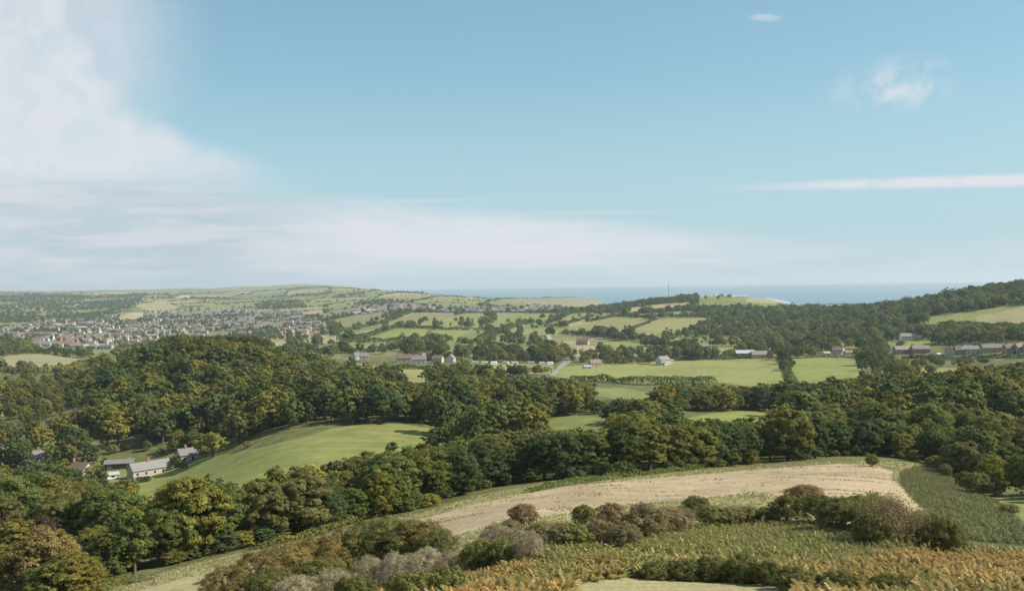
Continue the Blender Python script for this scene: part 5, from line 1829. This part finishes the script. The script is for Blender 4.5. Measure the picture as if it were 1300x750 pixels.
# bare twiggy shrub and the young ash beside it
def twig_tree(name, label, cat, px, py, hp, spread, mat, leaves=None, ymin=50, seed=1, density=1.0):
    p = at(px, py, ymin, 300)
    H = hp / F * p[1]
    r = empty(name, tuple(p))
    tag(r, label, cat)
    rr = np.random.default_rng(seed)
    b = MB()
    tips = []

    def grow(p0, d, L, rad, lev):
        p1 = p0 + d * L
        b.tube(p0, p1, rad, rad * 0.65, 5 if lev < 2 else 3)
        if lev >= 5 or L < H * 0.035:
            tips.append(p1)
            return
        if lev >= 3:
            tips.append(p1)
        for _ in range(int(rr.integers(2, 4)) + (1 if lev < 2 else 0)):
            nd = d + rr.normal(size=3) * spread
            nd[2] = abs(nd[2]) * 0.9 + 0.12
            nd /= np.linalg.norm(nd)
            grow(p1, nd, L * rr.uniform(0.62, 0.85), rad * 0.6, lev + 1)
    for k in range(int(7 * density)):
        d = rr.normal(size=3) * np.array([0.5, 0.5, 0.1]) + np.array([0, 0, 1])
        d /= np.linalg.norm(d)
        grow(np.array([rr.uniform(-.5, .5), rr.uniform(-.5, .5), -0.2]), d, H * 0.25, 0.045 * H / 4, 0)
    b.build('stems', mat, r)
    if leaves:
        tp = np.array(tips)
        n_ = leaves[1]
        ii = rr.integers(0, len(tp), n_)
        pos = tp[ii] + rr.normal(size=(n_, 3)) * 0.16
        v, f = quads_from(pos, rr.normal(size=(n_, 3)) + np.array([0, 0, 0.6]), 0.13, 0.6, 0.8)
        o = link('foliage', mesh_np('foliage', v, f, [M_SHRUB], False, None, {'tone': ('FACE', 'FLOAT', rr.random(n_))}), r)
        o.color = (*leaves[0], 1)
    return r


twig_tree('bare_shrub', 'big half-bare shrub of grey-brown twigs right of the dark thorn bushes', 'shrub', 1136, 690, 78, 0.42, M_TWIG, (S_BR, 5000), seed=3, density=1.6)
twig_tree('bare_shrub', 'leaning half-bare brown shrub between the thicket and the bracken slope', 'shrub', 1160, 690, 58, 0.42, M_TWIG, (S_BR, 3500), seed=9, density=1.2)
twig_tree('young_ash', 'upright young tree with open olive crown rising behind the bare shrub', 'tree', 1112, 676, 62, 0.3, M_BARK, (S_GRE, 9000), seed=5)
twig_tree('dead_shrub', 'small bleached dead shrub beside the pale seeding bushes', 'shrub', 590, 722, 26, 0.4, simple_mat('bleached_wood', (0.6, 0.56, 0.5)), None, seed=7)

# ------------------------------------------------------------------ bracken
def frond_unit():
    """one arching frond ~1 m: stem with pinnae pairs"""
    V, Fq = [], []
    n = 10
    for i in range(n):
        t0_ = 0.25 + 0.75 * i / n
        L = 0.36 * (1 - i / n) ** 0.8 + 0.02
        x = 0.85 * t0_ ** 1.3
        z = 0.72 * math.sin(t0_ * 1.55)
        wd = 0.045
        for s in (-1, 1):
            b0 = len(V)
            V += [(x - wd, 0, z), (x + wd, 0, z - 0.01), (x + wd * 0.9 + 0.05, s * L, z - 0.05 - L * 0.25), (x + 0.0, s * L * 0.8, z - 0.03 - L * 0.15)]
            Fq.append([b0, b0 + 1, b0 + 2, b0 + 3])
    b0 = len(V)
    V += [(0, -0.012, 0), (0, 0.012, 0), (0.3, 0.01, 0.7), (0.3, -0.01, 0.7)]
    Fq.append([b0, b0 + 1, b0 + 2, b0 + 3])
    return np.array(V), np.array(Fq)


def fronds(name, label, pts, sizes, cols_fn):
    Vf, Ff = frond_unit()
    N = len(pts)
    ang_ = rng.uniform(0, 2 * math.pi, N)
    tl = rng.normal(0, 0.25, N)
    c, s = np.cos(ang_), np.sin(ang_)
    vx = Vf[None, :, 0] * np.cos(tl)[:, None] + Vf[None, :, 2] * np.sin(tl)[:, None]
    vz = -Vf[None, :, 0] * np.sin(tl)[:, None] + Vf[None, :, 2] * np.cos(tl)[:, None]
    vy = np.broadcast_to(Vf[None, :, 1], vx.shape)
    X = (vx * c[:, None] - vy * s[:, None]) * sizes[:, None] + pts[:, 0:1]
    Y = (vx * s[:, None] + vy * c[:, None]) * sizes[:, None] + pts[:, 1:2]
    Z = vz * sizes[:, None] + pts[:, 2:3]
    V = np.stack([X, Y, Z], -1).reshape(-1, 3)
    Fa = (Ff[None] + (np.arange(N) * len(Vf))[:, None, None]).reshape(-1, 4)
    cc_ = cols_fn
    ca = np.repeat(np.hstack([cc_, np.ones((N, 1))]), len(Ff), axis=0)
    me = mesh_np(name, V, Fa, [M_FROND], False, None, {'col': ('FACE', 'FLOAT_COLOR', ca)})
    return tag(link(name, me), label, 'bracken', kind='stuff')


M_FROND, n = newmat('frond')
a_ = n.n('ShaderNodeAttribute', attribute_name='col')
bs = n.n('ShaderNodeBsdfPrincipled', _Roughness=0.6)
bs.inputs['Specular IOR Level'].default_value = 0.25
n.link(a_.outputs['Color'], bs.inputs['Base Color'])
tr = n.n('ShaderNodeBsdfTranslucent')
n.link(a_.outputs['Color'], tr.inputs[0])
mx = n.n('ShaderNodeMixShader', _0=0.3)
n.link(bs.outputs[0], mx.inputs[1])
n.link(tr.outputs[0], mx.inputs[2])
finish(n, mx.outputs[0])


def scatter(u0_, u1_, y0, y1, dens, ok):
    n_ = int((u1_ - u0_) * (y1 ** 2 - y0 ** 2) / 2 * dens)
    Y = np.sqrt(rng.uniform(y0 ** 2, y1 ** 2, n_))
    X = rng.uniform(u0_, u1_, n_) * Y
    k, a, b_ = land(X, Y)
    q = ok(X, Y, k, a, b_)
    X, Y = X[q], Y[q]
    return np.stack([X, Y, ground(X, Y)], -1), a[q], b_[q]


NAMES = [l[0] for l in LU]
i_strip = NAMES.index('grass_strip')
i_path, i_slope = NAMES.index('footpath'), NAMES.index('bracken_slope')


def fr_ok(X, Y, k, a, b_):
    lim = np.interp(a, [0, 300, 560, 640, 700, 800, 900, 1000, 1100, 1200], [790, 770, 725, 702, 694, 690, 678, 672, 680, 690])
    ok = ((k < 0) | (k == i_strip)) & (b_ > lim - np.where(a > 690, 11, 3))
    ok |= (k == i_strip) & (a > 1165) & (b_ > 662)
    ok &= ~((a < 560) & (rng.random(len(a)) < 0.2))
    return ok


pts, a, b_ = scatter(-0.58, 0.62, 44, 128, 16.0, fr_ok)
t = np.clip((b_ - np.interp(a, [500, 700, 950, 1100, 1300], [690, 705, 698, 692, 684])) / 22, 0, 1) * 0.9
t = np.clip(t * 0.8 + 0.6 * vnoise(pts[:, 0] / 3.2, pts[:, 1] / 3.2, 40) + 0.35 * vnoise(pts[:, 0] / 11, pts[:, 1] / 8, 44) + rng.normal(0, 0.28, len(t)), 0, 1)[:, None]
t = t * np.interp(a, [600, 720, 820, 980, 1180], [1.0, 0.85, 0.35, 0.45, 0.9])[:, None] * np.clip((b_ - 688) / 24, 0.15, 1)[:, None]
green, rust, straw = np.array((0.235, 0.235, 0.068)), np.array((0.42, 0.245, 0.075)), np.array((0.52, 0.40, 0.17))
cmix = green * (1 - t) + rust * t
sw = (rng.random(len(t)) < 0.10)[:, None]
cmix = np.where(sw, straw, cmix) * rng.uniform(0.7, 1.25, (len(t), 1))
fronds('bracken', 'turning green and rust bracken covering the near slope', pts, rng.uniform(0.7, 1.35, len(pts)) * np.interp(b_, [680, 715, 750], [0.42, 0.55, 0.8]) * (1 + 0.45 * vnoise(pts[:, 0] / 2.6, pts[:, 1] / 2.6, 46)), cmix)
print('near fronds', len(pts))
pts, a, b_ = scatter(0.30, 0.62, 95, 240, 7.5, lambda X, Y, k, a, b_: (k == i_slope))
t = np.clip(0.15 + 0.5 * vnoise(pts[:, 0] / 5, pts[:, 1] / 5, 41) * (vnoise(pts[:, 0] / 14, pts[:, 1] / 14, 43) > 0.1) + rng.normal(0, 0.12, len(pts)), 0, 1)[:, None]
cmix = (np.array((0.160, 0.180, 0.062)) * (1 - t) + np.array((0.32, 0.21, 0.08)) * t) * rng.uniform(0.7, 1.3, (len(t), 1))
fronds('bracken', 'dense dark green bracken on the slope beside the hay field', pts, rng.uniform(0.4, 0.75, len(pts)), cmix)
print('slope fronds', len(pts))

# dry grass tufts over the strip, the hay field margin and the path
def tufts(name, label, pts, size, cc):
    N = len(pts)
    nb = 5
    an = rng.uniform(0, 6.28, (N, nb))
    ln = rng.uniform(0.5, 1.1, (N, nb)) * size[:, None]
    lean = rng.uniform(0.1, 0.7, (N, nb))
    ox, oy = rng.normal(0, 0.12, (N, nb)), rng.normal(0, 0.12, (N, nb))
    bx, by, bz = pts[:, 0:1] + ox, pts[:, 1:2] + oy, pts[:, 2:3] + 0 * ox - 0.03
    tx, ty, tz_ = bx + np.cos(an) * ln * lean, by + np.sin(an) * ln * lean, bz + ln
    wx_, wy_ = -np.sin(an) * 0.05, np.cos(an) * 0.05
    V = np.stack([np.stack([bx - wx_, by - wy_, bz], -1), np.stack([bx + wx_, by + wy_, bz], -1), np.stack([tx, ty, tz_], -1)], 2).reshape(-1, 3)
    Fa = np.arange(len(V)).reshape(-1, 3)
    ca = np.repeat(np.hstack([cc, np.ones((N, 1))]), nb, axis=0)
    return tag(link(name, mesh_np(name, V, Fa, [M_FROND], True, None, {'col': ('FACE', 'FLOAT_COLOR', ca)})), label, 'grass', kind='stuff')


i_strip, i_hay, i_hs = NAMES.index('grass_strip'), NAMES.index('hay_field'), NAMES.index('hay_strip')
pts, a, b_ = scatter(-0.5, 0.45, 90, 250, 3.2, lambda X, Y, k, a, b_: (k == i_strip) | (((k == i_hay) | (k == i_hs)) & (vnoise(X / 6, Y / 2.5, 60) + rng.normal(0, .3, len(X)) > 0.75)))
mixc = rng.random((len(pts), 1))
tufts('grass_tufts', 'short dry and green grass tufts along the hay field strip', pts, rng.uniform(0.12, 0.4, len(pts)), (np.array((0.21, 0.215, 0.08)) * mixc + np.array((0.40, 0.33, 0.18)) * (1 - mixc)) * rng.uniform(0.8, 1.15, (len(pts), 1)))
print('tufts', len(pts))

# ------------------------------------------------------------------ labels of trees and shrubs
ORD = ['first', 'second', 'third', 'fourth', 'fifth', 'sixth', 'seventh', 'eighth', 'ninth', 'tenth', 'eleventh', 'twelfth', 'thirteenth', 'fourteenth']
SHAPE = {0: 'full', 1: 'rounded', 2: 'spreading', 3: 'upright', 4: 'bushy', 5: 'narrow', 6: 'ragged', 7: 'loose'}
CN = ['dark green', 'mid green', 'olive', 'yellow-green', 'brownish', 'blue-green', 'purplish', 'pale yellow-brown']


def pick(v, table):
    for lim, nm in table:
        if v < lim:
            return nm
    return table[-1][1]


def tree_place(a, b, y):
    if y < 262 and b > np.interp(a, tlx, tly) - 9:
        return pick(a, [(130, 'in the bottom left corner'), (250, 'above the low end of the grass strip'), (380, 'behind the golden gorse bushes'), (500, 'behind the dark gorse'),
                        (620, 'where the grass strip widens'), (760, 'behind the left end of the hay field'), (900, 'behind the middle of the hay field'), (1110, 'behind the broad end of the hay field'),
                        (1400, 'over the dark bracken slope')])
    if y < 345:
        return pick(a, [(130, 'below the left cottages'), (300, 'below the cottage row'), (560, 'under the round pasture'), (760, 'in the second row left of centre'),
                        (960, 'in the second row behind the hay field'), (1120, 'in the wood behind the hay field'), (1400, 'in the wood over the bracken slope')])
    if y < 520:
        return pick(a, [(120, 'beside the left cottages'), (300, 'behind the cottages'), (460, 'along the top of the round pasture'), (600, 'at the right end of the round pasture'),
                        (800, 'around the small meadow'), (1000, 'beside the bright narrow meadow'), (1400, 'in the deep wood on the right')])
    if y < 800:
        return pick(a, [(120, 'in the scrub left of the wooded hill'), (230, 'on the left flank of the wooded hill'), (340, 'on the crest side of the wooded hill'), (460, 'on the right flank of the wooded hill'),
                        (640, 'in the belt right of the wooded hill'), (1000, 'below the big pasture'), (1110, 'below the right pasture'), (1400, 'below the village row')])
    return pick(a, [(130, 'by the far left field'), (560, 'near the valley farm'), (740, 'near the lane'), (1000, 'above the big pasture'), (1120, 'by the white villa'), (1400, 'around the village row')])


def number(items, fmt):
    """items: (obj, key, x) -> labels, with an order from the left where several share a key"""
    keys = {}
    for it in items:
        keys.setdefault(it[1], []).append(it)
    for key, lst in keys.items():
        lst.sort(key=lambda q: q[2])
        for j, it in enumerate(lst):
            lab = key
            if len(lst) > 1:
                lab = key + ', ' + (ORD[j] if j < len(ORD) else 'farther') + ' from left'
            it[0]['label'] = lab


items = []
for root, i, ci in TREE_OBJ:
    sh_ = {m_[0].name: k for k, m_ in enumerate(MID)}
    hi_ = {m_[0].name: k for k, m_ in enumerate(HI)}
    me_ = next(c for c in root.children if c.name.startswith('crown')).data.name
    shp = SHAPE[sh_.get(me_, hi_.get(me_, 0))]
    size = 'tall ' if TR[i, 2] > 11.5 and TR[i, 1] > 345 or TR[i, 2] > 10.4 and TR[i, 1] <= 345 else ('small ' if TR[i, 2] < 6.5 else '')
    pl = tree_place(ta[i], tb[i], TR[i, 1])
    root['category'] = 'tree'
    root['group'] = 'trees ' + pl
    items.append((root, '%s%s %s tree %s' % (size, CN[ci], shp, pl), ta[i]))
number(items, None)
items = []
for r, px, py, kind, c, wp in SHO:
    if px > 1170 and py < 665:
        pl = 'at the edge of the dark bracken slope'
    elif px == 1107:
        pl = 'alone at the far edge of the hay field'
    elif px < 200:
        pl = 'on the verge of the grass strip'
    elif kind == 'gorse':
        pl = 'in the bottom left thicket'
    elif px < 600:
        pl = 'before the bottom gorse thicket'
    elif px < 682:
        pl = 'left of the middle bush row'
    elif px < 875:
        pl = 'in the middle bush row'
    elif py > 725:
        pl = 'in the dark row over the bottom path'
    elif px < 985:
        pl = 'in the small bushes under the hay field'
    else:
        pl = 'in the thorn thicket before the bracken slope'
    pl = pl if py < 725 or px < 800 else 'in the dark row over the bottom path'
    r['category'] = 'shrub'
    r['group'] = 'shrubs ' + pl
    items.append((r, '%s %s %s' % (SC_N[c], SN[kind].replace('bush topped with pale seed heads', 'pale-topped bush'), pl), px))
number(items, None)
